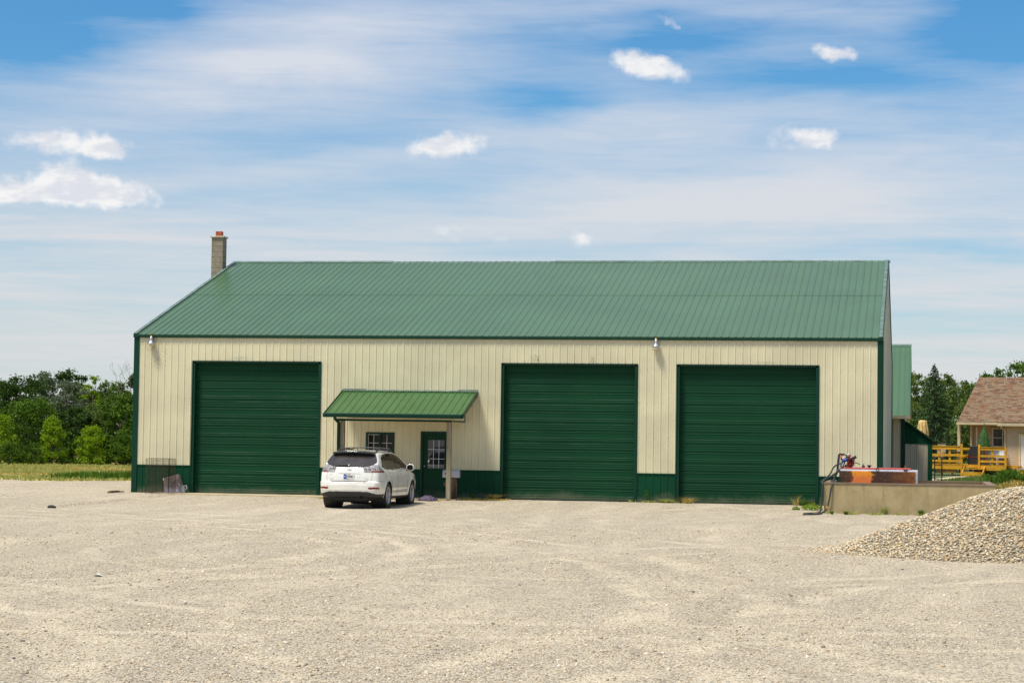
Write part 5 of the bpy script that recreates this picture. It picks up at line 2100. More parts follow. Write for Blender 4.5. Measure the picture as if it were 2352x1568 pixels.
rail('deck_floor', -3.4, 2.5, .04, 3.42, .735, .775)
rail('fascia_board', -1.5, -.07, -.03, .02, .50, .73)
rail('fascia_board', -3.4, -1.5, .0, .03, .52, .73)
rail('fascia_board', .06, .93, -.03, .02, .60, .73)
rail('fascia_board', 1.05, 2.46, -.03, .02, .46, .73)
rail('skirt_board', -1.4, -.3, .05, .09, .28, .52, YWOOD_D)
for x, z0, z1 in ((0, .1, 1.94), (.99, .45, 1.93), (1.72, .45, 1.74), (2.48, .40, 1.76), (-1.3, .77, 1.80), (-.7, .77, 1.80), (-2.2, .1, 1.80)):
    rail('post', x - .055, x + .055, -.08 if x in (0, .99, 2.48) else -.0, .03 if x in (0, .99, 2.48) else .08, z0, z1)
for x in (-.16, -1.05):
    rail('post', x - .05, x + .05, 3.2, 3.3, .77, 1.75)
for a, b in ((1.62, 1.79), (1.23, 1.36), (.90, 1.02)):
    rail('rail_board', -3.2, -.056, -.045, -.002, a, b)
for a, b in ((1.60, 1.75), (1.21, 1.33), (.91, 1.03)):
    rail('rail_board', 1.046, 2.424, -.045, -.002, a, b)
rail('rail_cap', -3.2, -.056, -.08, .06, 1.792, 1.825)
rail('rail_cap', 1.046, 2.424, -.08, .06, 1.752, 1.785)
for a, b in ((1.60, 1.72), (1.21, 1.31)):
    rail('rail_board', -3.2, -.3, 3.22, 3.26, a, b)
# steps coming down towards the lawn
for k, (y_, z_) in enumerate(((-.30, .56), (-.60, .36))):
    rail('step_tread', .14, 1.36, y_ - .02, y_ + .28, z_ - .04, z_)
rail('step_riser', .16, 1.34, -.62, -.59, .14, .31)
for x in (.14, 1.30):
    m = MB()
    m.prism([(x, -.04, .70), (x, -.04, .45), (x, -.66, .10), (x, -.66, .30)], (.05, 0, 0))
    fix_normals(m.build('stringer', YWOOD, deck))
rail('post', .25, .35, 1.0, 1.1, .77, 1.50)
m = MB()
m.prism([(.03, -.5, 1.05), (.03, -.5, 1.17), (.31, .9, 1.45), (.31, .9, 1.33)], (.04, 0, 0))
fix_normals(m.build('hand_rail', YWOOD, deck))
rail('side_step', 2.56, 3.1, .3, 1.3, .60, .74)
rail('walk_fascia', 2.5, 9, .0, .04, .32, .50)
rail('walk_floor', 2.5, 9, .045, 1.44, .46, .50)
for x in (-1.2, -.6, -2.0):
    rail('footing', x - .05, x + .05, .2, .3, .0, .5)


def umbrella(label, x, y, top, bot, r, mat, pole_z, flat=False):
    t = thing('patio_umbrella', label, 'umbrella', HO, rotz=HR)
    m = MB()
    seg = 40
    prof = [(.02, top), (.05, top - .03), (.30, top - .3), (.62, top - (top - bot) * .45), (.85, bot + .25), (1.0, bot)]
    if flat:
        prof = [(.30, top), (.62, top - .04), (.70, top - .2), (.85, top - .5), (1.0, top - .9), (.8, bot)]
    i0 = len(m.v)
    for rr_, h in prof:
        for j in range(seg):
            a = 2 * pi * j / seg
            f = r * rr_ * (1 + .16 * cos(a * 8) * min(1, rr_ * 1.5))
            m.v.append((x + f * cos(a), y + f * sin(a), h + (.03 * cos(a * 8) if rr_ > .9 else 0)))
    for k in range(len(prof) - 1):
        for j in range(seg):
            a = i0 + k * seg + j
            b = i0 + k * seg + (j + 1) % seg
            m.f.append((a, b, b + seg, a + seg))
            m.mi.append(0)
    m.f.append(tuple(range(i0, i0 + seg)))
    m.mi.append(0)
    m.build('canopy', mat, t, smooth=True)
    m = MB()
    m.tube([(x, y, pole_z), (x, y, top + .05)], .025, 8)
    m.build('pole', DKMETAL, t)
    m = MB()
    m.lathe([(.001, pole_z), (.24, pole_z), (.22, pole_z + .06), (.03, pole_z + .09)], (x, y, 0), 'z', 16)
    m.build('base', BLACK, t)
    return t


umbrella('closed green patio umbrella standing on the right part of the deck', 1.07, .8, 3.06, 1.80, .34, simple('green_canvas', (.030, .095, .012), .8, 0, .3, 6), .775)
umbrella('closed yellow patio umbrella rising behind the lean-to shed roof', -2.66, 1.5, 3.28, 2.0, .33, simple('yellow_canvas', (.60, .42, .16), .8, 0, .2, 6), .775, True)

grill = thing('barbecue_grill', 'black covered barbecue grill with a red stripe on the deck', 'grill', HO, rotz=HR)
m = MB()
gp = [(.22, .775), (.22, 1.45), (.30, 1.62), (.36, 1.80), (.44, 1.84), (.72, 1.84), (.80, 1.78), (.86, 1.60), (.88, 1.45), (.88, .775)]
m.prism([(x, .45, z) for x, z in gp], (0, .55, 0))
bevel(fix_normals(m.build('cover', BLACK, grill)), .03, 3)
m = MB()
m.box(.21, .89, .435, .45, 1.19, 1.23)
m.build('stripe', REDP, grill)
m = MB()
m.box(.12, .22, .5, .9, 1.40, 1.46)
m.build('side_shelf', BLACK, grill)


def patio_chair(label, x, y, fab, frm, z=.775, w=.55, back=1.0, group=None):
    t = thing('patio_chair', label, 'chair', HO, group, rotz=HR)
    m = MB()
    m.box(x - w / 2, x + w / 2, y - .25, y + .22, z + .40, z + .44)
    m.build('seat', fab, t)
    m = MB()
    m.prism([(x - w / 2 + .03, y + .20, z + .42), (x - w / 2 + .03, y + .36, z + back), (x - w / 2 + .03, y + .38, z + back), (x - w / 2 + .03, y + .23, z + .42)], (w - .06, 0, 0))
    fix_normals(m.build('backrest', fab, t))
    m = MB()
    for sx in (x - w / 2, x + w / 2):
        m.tube([(sx, y + .2, z + .42), (sx, y + .37, z + back + .02)], .016, 6)
        m.tube([(sx, y - .25, z + .62), (sx, y + .26, z + .64)], .016, 6)
    m.tube([(x - w / 2, y + .37, z + back + .02), (x, y + .37, z + back + .05), (x + w / 2, y + .37, z + back + .02)], .016, 6)
    m.build('frame', frm, t)
    for sx in (-1, 1):
        for sy in (-.24, .24):
            m = MB()
            m.tube([(x + sx * w / 2, y + sy, z + (.62 if sy < 0 else .42)), (x + sx * w / 2, y + sy * 1.15, z)], .015, 6)
            m.build('leg', frm, t)
    return t


SLING = simple('tan_sling_fabric', (.30, .23, .14), .8, 0, .15, 8)
patio_chair('tan sling patio chair on the left end of the deck nearest the shed', -2.45, 1.0, SLING, DKMETAL, back=1.10)
patio_chair('tan sling patio chair right of the other one on the left deck', -1.55, 1.2, SLING, DKMETAL, back=1.12)
patio_chair('white patio chair beside the green umbrella', 1.45, 1.6, WHITE, WHITE, back=.92)
patio_chair('white patio chair at the right end of the deck under the window', 2.0, 1.3, WHITE, WHITE, back=.9)
tbl = thing('patio_table', 'dark round patio table on the left part of the deck', 'table', HO, rotz=HR)
m = MB()
m.lathe([(.001, 1.50), (.45, 1.50), (.46, 1.48), (.45, 1.46), (.001, 1.46)], (-.75, 1.3, 0), 'z', 24)
m.build('table_top', DKMETAL, tbl)
for a in range(4):
    m = MB()
    q = pi / 4 + a * pi / 2
    m.tube([(-.75 + .2 * cos(q), 1.3 + .2 * sin(q), 1.46), (-.75 + .36 * cos(q), 1.3 + .36 * sin(q), .775)], .018, 6)
    m.build('leg', DKMETAL, tbl)
m = MB()
m.box(.04, .10, 3.2, 3.26, .775, 2.90)
tag(m.build('white_pole', WHITE), 'slim white pole leaning in the porch corner left of the green umbrella', 'pole')
wp = bpy.data.objects['white_pole']
wp.location = HO
wp.rotation_euler = (0, 0, HR)
cart = thing('hand_cart', 'dark upright hand cart standing between the lean-to shed and the deck', 'cart', (25.95, 27, 0))
m = MB()
for x in (25.75, 26.05):
    m.tube([(x, 27, .1), (x, 27.05, 1.25), (x, 27.2, 1.33)], .025, 6)
for z in (.4, .7, 1.0):
    m.tube([(25.75, 27, z), (26.05, 27, z)], .018, 6)
m.build('frame', simple('dark_maroon_paint', (.05, .018, .02), .5), cart)
m = MB()
m.box(25.70, 26.1, 26.75, 27, .08, .10)
m.build('toe_plate', DKMETAL, cart)
for x in (25.70, 26.12):
    m = MB()
    m.lathe([(.001, -.03), (.13, -.03), (.15, -.02), (.15, .02), (.13, .03), (.001, .03)], (x, 27.1, .17), 'x', 18)
    m.build('wheel', BLACK, cart)

# ------------------------------------------------------------------ the car
CARLOC = (9.40, -6.71, -.13)
CARROT = -.01
WB, TR_, WR_ = 2.715, .80, .365

SIL = [(-.80, .30), (-.93, .34), (-.985, .42), (-1.01, .52), (-1.01, .66), (-.99, .735), (-.965, .755), (-.93, .775), (-.915, .90), (-.885, 1.05), (-.845, 1.15),
       (-.80, 1.20), (-.70, 1.31), (-.55, 1.455), (-.46, 1.535), (-.40, 1.575), (-.20, 1.605), (.2, 1.635), (.8, 1.645), (1.2, 1.635), (1.55, 1.595), (1.85, 1.51), (2.25, 1.32),
       (2.68, 1.09), (2.85, 1.045), (3.15, 1.01), (3.42, .94), (3.60, .85), (3.68, .72), (3.71, .55), (3.69, .38), (3.60, .27), (3.2, .22), (1.4, .24), (-.4, .26)]
SIL = np.array(SIL)


def sd_poly(p):
    """signed distance to the side silhouette; p (n,2)"""
    d = np.full(len(p), 1e9)
    s = np.ones(len(p))
    n = len(SIL)
    for i in range(n):
        a, b = SIL[i], SIL[i - 1]
        e = b - a
        w = p - a
        t = np.clip((w @ e) / (e @ e), 0, 1)
        q = w - t[:, None] * e
        d = np.minimum(d, (q * q).sum(1))
        c1 = p[:, 1] >= a[1]
        c2 = p[:, 1] < b[1]
        c3 = e[0] * w[:, 1] > e[1] * w[:, 0]
        fl = (c1 & c2 & c3) | (~c1 & ~c2 & ~c3)
        s = np.where(fl, -s, s)
    return s * np.sqrt(d)


WZ = np.array([.15, .22, .30, .42, .55, .70, .85, .95, 1.03, 1.09, 1.15, 1.25, 1.35, 1.45, 1.53, 1.60, 1.70])
WX = np.array([.74, .80, .865, .895, .912, .918, .912, .905, .895, .870, .842, .805, .760, .705, .655, .60, .50])


def half_width(y, z):
    w = np.interp(z, WZ, WX)
    # plan taper at both ends
    r = np.clip((-.25 - y) / .75, 0, 1)
    w = w - .125 * r ** 2 * (1 - .25 * (z < .75))
    r2 = np.clip((-.72 - y) / .30, 0, 1)
    w = w - .07 * r2 ** 2
    f = np.clip((y - 2.5) / 1.25, 0, 1)
    w = w - .13 * f ** 2 - .10 * np.clip((y - 3.35) / .36, 0, 1) ** 2
    # wheel flares
    for wy in (0, WB):
        dd = np.sqrt((y - wy) ** 2 + (z - WR_) ** 2)
        w = w + .020 * np.exp(-((dd - .43) / .06) ** 2) * (z < .95)
    # door crease
    w = w - .010 * np.exp(-((z - .50) / .05) ** 2) * ((y > .45) & (y < 2.25))
    return w


def fcar(P):
    x, y, z = np.abs(P[:, 0]), P[:, 1], P[:, 2]
    u = np.clip(x / .86, 0, 1.2)
    ys = np.where(y < .4, y - .10 * u ** 2.6, y)
    ys = np.where(y > 2.2, y + .22 * u ** 2.4 * np.clip((y - 2.2) / 1.2, 0, 1), ys)
    zs = z + .045 * np.clip(x / .62, 0, 1.4) ** 2.2 * np.clip((z - 1.25) / .25, 0, 1) + .05 * np.clip(x / .8, 0, 1.2) ** 2 * np.clip((y - 2.3) / .4, 0, 1) * np.clip((z - .8) / .2, 0, 1)
    a = sd_poly(np.stack([ys, zs], 1))
    b = (x - half_width(y, z)) * .93
    k = np.where(z > 1.3, .055, np.where(z < .75, .09, .06))
    h = np.clip(.5 + .5 * (a - b) / k, 0, 1)
    return b * (1 - h) + a * h + k * h * (1 - h)


CA, CB = np.array([0, -.30, .86]), np.array([0, 2.75, .74])


def core(P):
    t = np.clip((P[:, 1] - CA[1]) / (CB[1] - CA[1]), 0, 1)
    return CA + t[:, None] * (CB - CA)


def project(P, it=26):
    C = core(P)
    lo = np.zeros(len(P))
    hi = np.ones(len(P)) * 1.4
    for _ in range(it):
        mid = (lo + hi) / 2
        v = fcar(C + (P - C) * mid[:, None])
        ins = v < 0
        lo = np.where(ins, mid, lo)
        hi = np.where(ins, hi, mid)
    return C + (P - C) * ((lo + hi) / 2)[:, None]


def box_grid(x0, x1, y0, y1, z0, z1, st):
    nx, ny, nz = [int(round(v / st)) for v in (x1 - x0, y1 - y0, z1 - z0)]
    key = {}
    V = []
    Fq = []

    def vid(i, j, k):
        q = (i, j, k)
        if q not in key:
            key[q] = len(V)
            V.append((x0 + (x1 - x0) * i / nx, y0 + (y1 - y0) * j / ny, z0 + (z1 - z0) * k / nz))
        return key[q]
    for i in range(nx):
        for j in range(ny):
            Fq.append((vid(i, j, 0), vid(i, j + 1, 0), vid(i + 1, j + 1, 0), vid(i + 1, j, 0)))
            Fq.append((vid(i, j, nz), vid(i + 1, j, nz), vid(i + 1, j + 1, nz), vid(i, j + 1, nz)))
    for i in range(nx):
        for k in range(nz):
            Fq.append((vid(i, 0, k), vid(i + 1, 0, k), vid(i + 1, 0, k + 1), vid(i, 0, k + 1)))
            Fq.append((vid(i, ny, k), vid(i, ny, k + 1), vid(i + 1, ny, k + 1), vid(i + 1, ny, k)))
    for j in range(ny):
        for k in range(nz):
            Fq.append((vid(0, j, k), vid(0, j, k + 1), vid(0, j + 1, k + 1), vid(0, j + 1, k)))
            Fq.append((vid(nx, j, k), vid(nx, j + 1, k), vid(nx, j + 1, k + 1), vid(nx, j, k + 1)))
    return np.array(V), np.array(Fq)


BV, BF = box_grid(-1.0, 1.0, -1.15, 3.85, .12, 1.78, .0185)
BV = project(BV)
# snap to the wheel-arch circles
ARCH = .405
for wy in (0, WB):
    dy, dz = BV[:, 1] - wy, BV[:, 2] - WR_
    dd = np.sqrt(dy ** 2 + dz ** 2)
    sel = (np.abs(dd - ARCH) < .0105) & (np.abs(BV[:, 0]) > .6)
    k = ARCH / dd[sel]
    BV[sel, 1] = wy + dy[sel] * k
    BV[sel, 2] = WR_ + dz[sel] * k
FC = BV[BF].mean(1)
fx, fy, fz = FC[:, 0], FC[:, 1], FC[:, 2]
ax = np.abs(fx)
arch = np.zeros(len(FC), bool)
for wy in (0, WB):
    arch |= (np.sqrt((fy - wy) ** 2 + (fz - WR_) ** 2) < ARCH) & (ax > .6)


def inpoly(px, py_, poly):
    r = np.zeros(len(px), bool)
    n = len(poly)
    for i in range(n):
        x1, y1 = poly[i]
        x2, y2 = poly[i - 1]
        c_ = ((y1 > py_) != (y2 > py_))
        xi = (x2 - x1) * (py_ - y1) / (y2 - y1 + 1e-12) + x1
        r ^= c_ & (px < xi)
    return r


RG = [(.0, 1.150), (.36, 1.150), (.50, 1.170), (.66, 1.225), (.735, 1.29), (.71, 1.37), (.655, 1.48), (.60, 1.545), (0, 1.56)]
DLO = [(-.42, 1.17), (-.37, 1.28), (-.20, 1.425), (.05, 1.50), (.5, 1.545), (1.0, 1.55), (1.4, 1.53), (1.72, 1.46), (2.05, 1.32), (2.40, 1.12), (2.44, 1.075), (2.0, 1.07), (.6, 1.085), (-.05, 1.095), (-.25, 1.11)]
is_side = ax > .35
dlo = is_side & inpoly(fy, fz, DLO) & (ax > .5)
rg_ = (fy < -.28) & inpoly(ax, fz, RG) & ~dlo
rg_ &= fy < -.33
wsh = (fy > 1.78) & (fz > 1.105) & (fz < 1.56) & (ax < .72 - (fz - 1.1) * .38) & ~dlo
lamp = (fy < -.42) & (ax > .385 + (1.17 - fz) * .38) & (fz > 1.02) & (fz < 1.165 + (ax - .39) * .25) & (fz < 1.235 - np.clip(fy + .68, 0, 1) * .62) & ~rg_
redl = lamp & (fz < 1.062) & (ax > .645)
refl = (fy < -.6) & inpoly(ax, fz, [(.56, .545), (.60, .605), (.80, .605), (.82, .55)]) | ((fy < -.6) & (ax > .8) & (ax < .86) & (fz > .55) & (fz < .60))
stepp = (fy < -.75) & (ax < .56 - (.775 - fz) * 2) & (fz > .735) & (fz < .778)
hl = (fy > 3.1) & (ax > .5) & (fz > .74) & (fz < .92)
grl = (fy > 3.3) & (ax < .42) & (fz > .62) & (fz < .86)
lowline = np.where(fy < -.33, .478 - .12 * np.clip((ax - .55) / .25, 0, 1) * (fx > -9) * .55, .335)
lowline = np.where((fy > -.45) & (fy < .45) | (fy > 2.3) & (fy < 3.1), .30, lowline)
low = (fz < lowline) | ((fz < .33) & (fy > 3.1))
tail = (fy < -.40) & (ax < .655) & (fz > .778) & (fz < 1.575) & ~rg_ & ~lamp
spo = (fy > -.62) & (fy < -.30) & (fz > 1.5) & (ax < .62)
fd = is_side & (fy > 1.03) & (fy < 2.12 + (fz > 1.05) * .4) & (fz > .335) & (fz < 1.10) & (np.sqrt((fy - WB) ** 2 + (fz - WR_) ** 2) > .50)
rd = is_side & (fy > .0) & (fy < 1.03) & (fz > .335) & (fz < 1.10) & (np.sqrt((fy) ** 2 + (fz - WR_) ** 2) > .46) & (ax > .7)
bpil = dlo & ((np.abs(fy - 1.05) < .045) | (np.abs(fy - .02) < .022))
bpil |= dlo & (inpoly(fy, fz, [(-.45, 1.1), (-.45, 1.6), (2.5, 1.6), (2.5, 1.0), (-.45, 1.0)]) & ~inpoly(fy, fz, [(y * 1 if False else (y - 1.0) * .985 + 1.0, (z - 1.3) * .93 + 1.3) for y, z in DLO]))

PAINT = bpy.data.materials.new('pearl_white_paint')
PAINT.use_nodes = True
pp = PAINT.node_tree.nodes['Principled BSDF']
NP = NT(PAINT.node_tree)
tcp = NP.n('ShaderNodeTexCoord').outputs['Object']
sp_ = NP.n('ShaderNodeSeparateXYZ')
NP.l(tcp, sp_.inputs[0])
dz_ = NP.math('SUBTRACT', NP.noise(tcp, 2.2, 5, .65), NP.math('MULTIPLY', sp_.outputs[2], .35))
NP.l(NP.mix(NP.math('MULTIPLY', NP.mr(dz_, .18, .5), .35), (.78, .76, .69), (.56, .48, .36)), pp.inputs['Base Color'])
pp.inputs['Base Color'].default_value = (.78, .76, .69, 1)
pp.inputs['Roughness'].default_value = .32
pp.inputs['Coat Weight'].default_value = 1
pp.inputs['Coat Roughness'].default_value = .04
CLAD = simple('dark_grey_cladding', (.028, .029, .030), .5, 0, .15, 10)
CGLASS = simple('tinted_car_glass', (.010, .008, .007), .05, 0, .05, 2, spec=.3)
RGLASS = simple('sky_toned_rear_glass', (.045, .036, .032), .09, 0, .2, 2.5, spec=.7, coat=.3)  # base lifted above the side glass: sky reflection painted into the colour
LENS = simple('silver_lamp_lens', (.13, .12, .115), .1, .1, .3, 20, coat=.6, col2=(.50, .47, .45))
REDLENS = simple('red_lamp_lens', (.26, .055, .025), .1, 0, .2, 10, coat=1)
REFL = simple('dark_red_reflector', (.20, .004, .008), .2, 0, .1, 10)
GAP = simple('panel_gap_shadow', (.09, .09, .088), .7, 0, .1, 5)
CHROME = simple('chrome', (.75, .75, .75), .12, 1, .04, 5)
STEPM = simple('brown_step_pad', (.20, .165, .15), .5, 0, .1, 10)
RIM = simple('alloy_rim', (.50, .49, .48), .35, .55, .08, 5)
TYRE = simple('tyre_rubber', (.022, .022, .023), .75, 0, .2, 20, .4, 60)

car = thing('parked_car', 'white SUV seen from behind parked in front of the entry door', 'car', CARLOC, rotz=CARROT)


def car_part(name, mask, mat, parent=None, off=0.):
    fs = BF[mask]
    if not len(fs):
        return None
    u, inv = np.unique(fs.ravel(), return_inverse=True)
    V = BV[u].copy()
    if off:
        e = 1e-3
        g = np.stack([fcar(V + np.array([e, 0, 0])) - fcar(V - np.array([e, 0, 0])), fcar(V + np.array([0, e, 0])) - fcar(V - np.array([0, e, 0])), fcar(V + np.array([0, 0, e])) - fcar(V - np.array([0, 0, e]))], 1)
        g /= np.linalg.norm(g, axis=1)[:, None] + 1e-9
        V += g * off
    o = np_mesh(name, V, inv.reshape(fs.shape), mat, smooth=True, parent=parent or car)
    # true surface normals so neighbouring panels shade as one skin
    e = 2e-3
    V0 = BV[u]
    g = np.stack([fcar(V0 + np.array([e, 0, 0])) - fcar(V0 - np.array([e, 0, 0])), fcar(V0 + np.array([0, e, 0])) - fcar(V0 - np.array([0, e, 0])), fcar(V0 + np.array([0, 0, e])) - fcar(V0 - np.array([0, 0, e]))], 1)
    g /= np.linalg.norm(g, axis=1)[:, None] + 1e-9
    try:
        o.data.normals_split_custom_set_from_vertices([tuple(q) for q in g])
    except Exception as ex:
        print('normals', ex)
    return o


used = arch.copy()


def take(mask):
    global used
    mk = mask & ~used
    used |= mk
    return mk


CGAP = CLAD
car_part('rear_reflector', take(refl & (fx > 0)), REFL)
car_part('rear_reflector', take(refl & (fx < 0)), REFL)
car_part('bumper_step', take(stepp), STEPM)
rw = car_part('rear_window', take(rg_), RGLASS)
car_part('pillar_trim', take(bpil), CLAD)
for s in (1, -1):
    side = fx * s > 0
    tl_ = car_part('tail_lamp', take(lamp & ~redl & side), LENS, off=.004)
    car_part('red_lens', take(lamp & redl & side), REDLENS, parent=tl_, off=.004)
    d1 = car_part('rear_door', take(rd & side), PAINT)
    car_part('side_window', take(dlo & side & (fy > .04) & (fy < 1.01)), CGLASS, parent=d1)
    d2 = car_part('front_door', take(fd & side), PAINT)
    car_part('side_window', take(dlo & side & (fy > 1.01)), CGLASS, parent=d2)
    car_part('quarter_window', take(dlo & side), CGLASS)
    car_part('headlamp', take(hl & side), LENS)
car_part('windshield', take(wsh), CGLASS)
car_part('grille', take(grl), CHROME)
car_part('lower_cladding', take(low), CLAD)
tg = car_part('tailgate', take(tail & ~spo), PAINT)
bp = take((fy < -.36) & (fz < .778))
car_part('rear_bumper', bp, PAINT)
car_part('body', ~used, PAINT)


def onsurf(pts):
    """drop points onto the body along the axis they were taken far out on"""
    Pn = np.array(pts, float)
    O_, T_ = [], []
    for p in Pn:
        x, y, z = p
        if abs(x) >= .94:
            o, t = np.array([0, y, z]), np.array([x * 1.3, y, z])
        elif y <= -1.05:
            o, t = np.array([x, -.2, z]), np.array([x, -1.5, z])
        elif z >= 1.68:
            o, t = np.array([x, y, 1.0]), np.array([x, y, 2.0])
        else:
            o = np.array([0, -.2, z])
            d = p - o
            t = o + d * (1.6 / max(1e-6, np.linalg.norm(d)))
        O_.append(o)
        T_.append(t)
    O_, T_ = np.array(O_), np.array(T_)
    lo, hi = np.zeros(len(O_)), np.ones(len(O_))
    for _ in range(22):
        m_ = (lo + hi) / 2
        ins = fcar(O_ + (T_ - O_) * m_[:, None]) < 0
        lo = np.where(ins, m_, lo)
        hi = np.where(ins, hi, m_)
    out = O_ + (T_ - O_) * ((lo + hi) / 2)[:, None]
    return np.array(out)


def seam(name, pts, r=.004, mat=GAP, parent=None, off=.0005, n=14, sym=False):
    for s in ((1, -1) if sym else (1,)):
        P = []
        for a, b in zip(pts, pts[1:]):
            for k in range(n):
                t = k / n
                P.append([(a[i] + (b[i] - a[i]) * t) * (s if i == 0 else 1) for i in range(3)])
        P.append([pts[-1][0] * s, pts[-1][1], pts[-1][2]])
        Q = onsurf(P)
        m = MB()
        m.tube([tuple(q) for q in Q], r, 5)
        m.build(name, mat, parent or car)


seam('panel_gap', [(.655, -1.2, .78), (.655, -1.2, .90), (.655, -1.2, 1.02)], sym=True, r=.0035)
seam('panel_gap', [(.655, -1.2, .80), (.60, -1.2, .775), (.3, -1.2, .757), (0, -1.2, .757)], sym=True, r=.0035)
seam('panel_gap', [(1.0, -.95, .775), (1.0, -.6, .772), (1.0, -.42, .765)], sym=True, r=.003)
seam('panel_gap', [(1.0, 1.03, 1.08), (1.0, 1.04, .7), (1.0, 1.04, .335)], sym=True)
seam('panel_gap', [(1.0, -.05, 1.09), (1.0, .12, .95), (1.0, .36, .74), (1.0, .47, .55), (1.0, .50, .34)], sym=True)
seam('panel_gap', [(1.0, 2.38, 1.06), (1.0, 2.20, .9), (1.0, 2.16, .6), (1.0, 2.18, .34)], sym=True)
seam('door_moulding', [(1.0, .50, .66), (1.0, 1.3, .655), (1.0, 2.14, .65)], sym=True, r=.008, mat=PAINT)
seam('bumper_crease', [(.95, -.80, .70), (.8, -1.1, .715), (0, -1.15, .72)], sym=True, r=.006, mat=PAINT)
# number plate hollow, plate and garnish
seam('tailgate_garnish', [(-.31, -1.2, .987), (0, -1.2, .995), (.31, -1.2, .987)], r=.007, mat=PAINT, parent=tg)
seam('garnish_shadow', [(-.30, -1.2, .976), (0, -1.2, .984), (.30, -1.2, .976)], r=.0035, mat=GAP, parent=tg)
seam('tailgate_crease', [(-.34, -1.2, .975), (-.29, -1.2, .86), (-.20, -1.2, .805), (0, -1.2, .795), (.20, -1.2, .805), (.29, -1.2, .86), (.34, -1.2, .975)], r=.004, mat=GAP if False else PAINT, parent=tg)


BADGE = simple('badge_grey_chrome', (.46, .46, .45), .35, 0, .05, 5)


def text(name, s, size, mat, parent, loc, rx=pi / 2, rz=0., sx=1., bold=.0):
    cu = bpy.data.curves.new(name, 'FONT')
    cu.body = s
    cu.size = size
    cu.extrude = .0008
    cu.offset = bold
    cu.align_x = 'CENTER'
    cu.align_y = 'CENTER'
    tmp = bpy.data.objects.new(name + '_tmp', cu)
    COL.objects.link(tmp)
    bpy.context.view_layer.update()
    dg = bpy.context.evaluated_depsgraph_get()
    me = bpy.data.meshes.new_from_object(tmp.evaluated_get(dg))
    bpy.data.objects.remove(tmp)
    me.materials.clear()
    me.materials.append(mat)
    o = bpy.data.objects.new(name, me)
    COL.objects.link(o)
    o.parent = parent
    o.location = loc
    o.rotation_euler = (rx, 0, rz)
    o.scale = (sx, 1, 1)
    return o


q = onsurf([(0, -1.2, .895)])[0]
YP = q[1] - .012
TL_ = -.10      # tilt of the tailgate face
m = MB()
m.box(-.155, .155, YP - .004, YP + .006, .82, .97)
plate = bevel(m.build('licence_plate', WHITE, car), .004)
m = MB()
m.box(-.150, -.085, YP - .0065, YP - .0045, .825, .965)
m.box(-.085, -.06, YP - .0064, YP - .0045, .84, .945)
m.build('blue_field', simple('plate_blue', (.03, .10, .34), .4), plate)
m = MB()
m.box(-.06, .05, YP - .0062, YP - .0045, .947, .963)
m.box(-.06, .0, YP - .0063, YP - .0045, .825, .842)
m.build('red_band', simple('plate_red', (.45, .12, .10), .4), plate)
text('plate_number', 'VVK369', .075, simple('plate_ink', (.015, .015, .02), .4), plate, (.035, YP - .008, .893), sx=.62, bold=.001)
text('plate_emblem', '\u2605', .06, WHITE, plate, (-.112, YP - .0075, .895))
# round emblem
qe = onsurf([(0, -1.2, 1.085)])[0]
m = MB()
m.tube([(.062 * cos(a), qe[1] - .010 - .02 * 0, 1.085 + .042 * sin(a)) for a in [i * pi / 12 for i in range(25)]], .005, 6, cap=False)
m.tube([(.012, qe[1] - .010, 1.115), (-.02, qe[1] - .010, 1.066), (.035, qe[1] - .010, 1.066)], .006, 6)
m.build('emblem', BADGE, tg, smooth=True)
q1 = onsurf([(-.50, -1.2, .83)])[0]
text('badge_lettering', 'L E X U S', .036, BADGE, tg, (-.50, q1[1] - .008, .835), rz=.07, bold=.0006)
q1 = onsurf([(.50, -1.2, .83)])[0]
text('badge_lettering', 'RX 350', .036, BADGE, tg, (.50, q1[1] - .008, .835), rz=-.07, sx=1.3, bold=.0006)
q1 = onsurf([(-.52, -1.2, .96)])[0]
text('dealer_badge', 'Lexus', .034, BADGE, tg, (-.53, q1[1] - .008, .955), rz=.07)
# lamp internals
for s in (1, -1):
    L_ = [o for o in car.children if o.name.startswith('tail_lamp')][0 if s > 0 else 1]
    for xx in (.47, .565, .72):
        c_ = onsurf([(xx * s, -1.2, 1.10)])[0]
        m = MB()
        m.tube([(c_[0] + .028 * cos(a), c_[1] - .009, c_[2] + .028 * sin(a)) for a in [i * pi / 8 for i in range(17)]], .005, 5, cap=False)
        m.build('bulb_ring', DKMETAL, L_)
    seam('lens_divider', [(.648 * s, -1.2, 1.02), (.652 * s, -1.2, 1.225)], r=.005, mat=CLAD, parent=L_)
    seam('lens_edge', [(.385 * s, -1.2, 1.17), (.44 * s, -1.2, 1.02), (.64 * s, -1.2, 1.018), (.84 * s, -1.0, 1.02), (.95 * s, -.46, 1.02)], r=.005, mat=GAP, parent=L_)
# spoiler
m = MB()
sp = np.array([(x, -.6, 1.6) for x in np.linspace(-.60, .60, 25)])
i0 = 0
rows_ = []
for q in sp:
    u = abs(q[0]) / .6
    yb = -.60 + .09 * u ** 2.4
    zt = 1.592 - .035 * u ** 2.2
    rows_.append([(q[0], -.28 + .02 * u, zt + .035), (q[0], yb + .02, zt + .018), (q[0], yb, zt), (q[0], yb + .03, zt - .045), (q[0], -.34, zt - .05)])
for r_ in rows_:
    m.v += r_
for i in range(len(rows_) - 1):
    for j in range(5):
        a = i * 5 + j
        b = i * 5 + (j + 1) % 5
        m.f.append((a, b, b + 5, a + 5))
        m.mi.append(0)
m.f.append((0, 1, 2, 3, 4))
m.f.append(tuple((len(rows_) - 1) * 5 + j for j in range(5)))
m.mi += [0, 0]
fix_normals(m.build('roof_spoiler', simple('black_gloss_spoiler', (.012, .02, .016), .18, 0, .1, 5, coat=1), car, smooth=True))
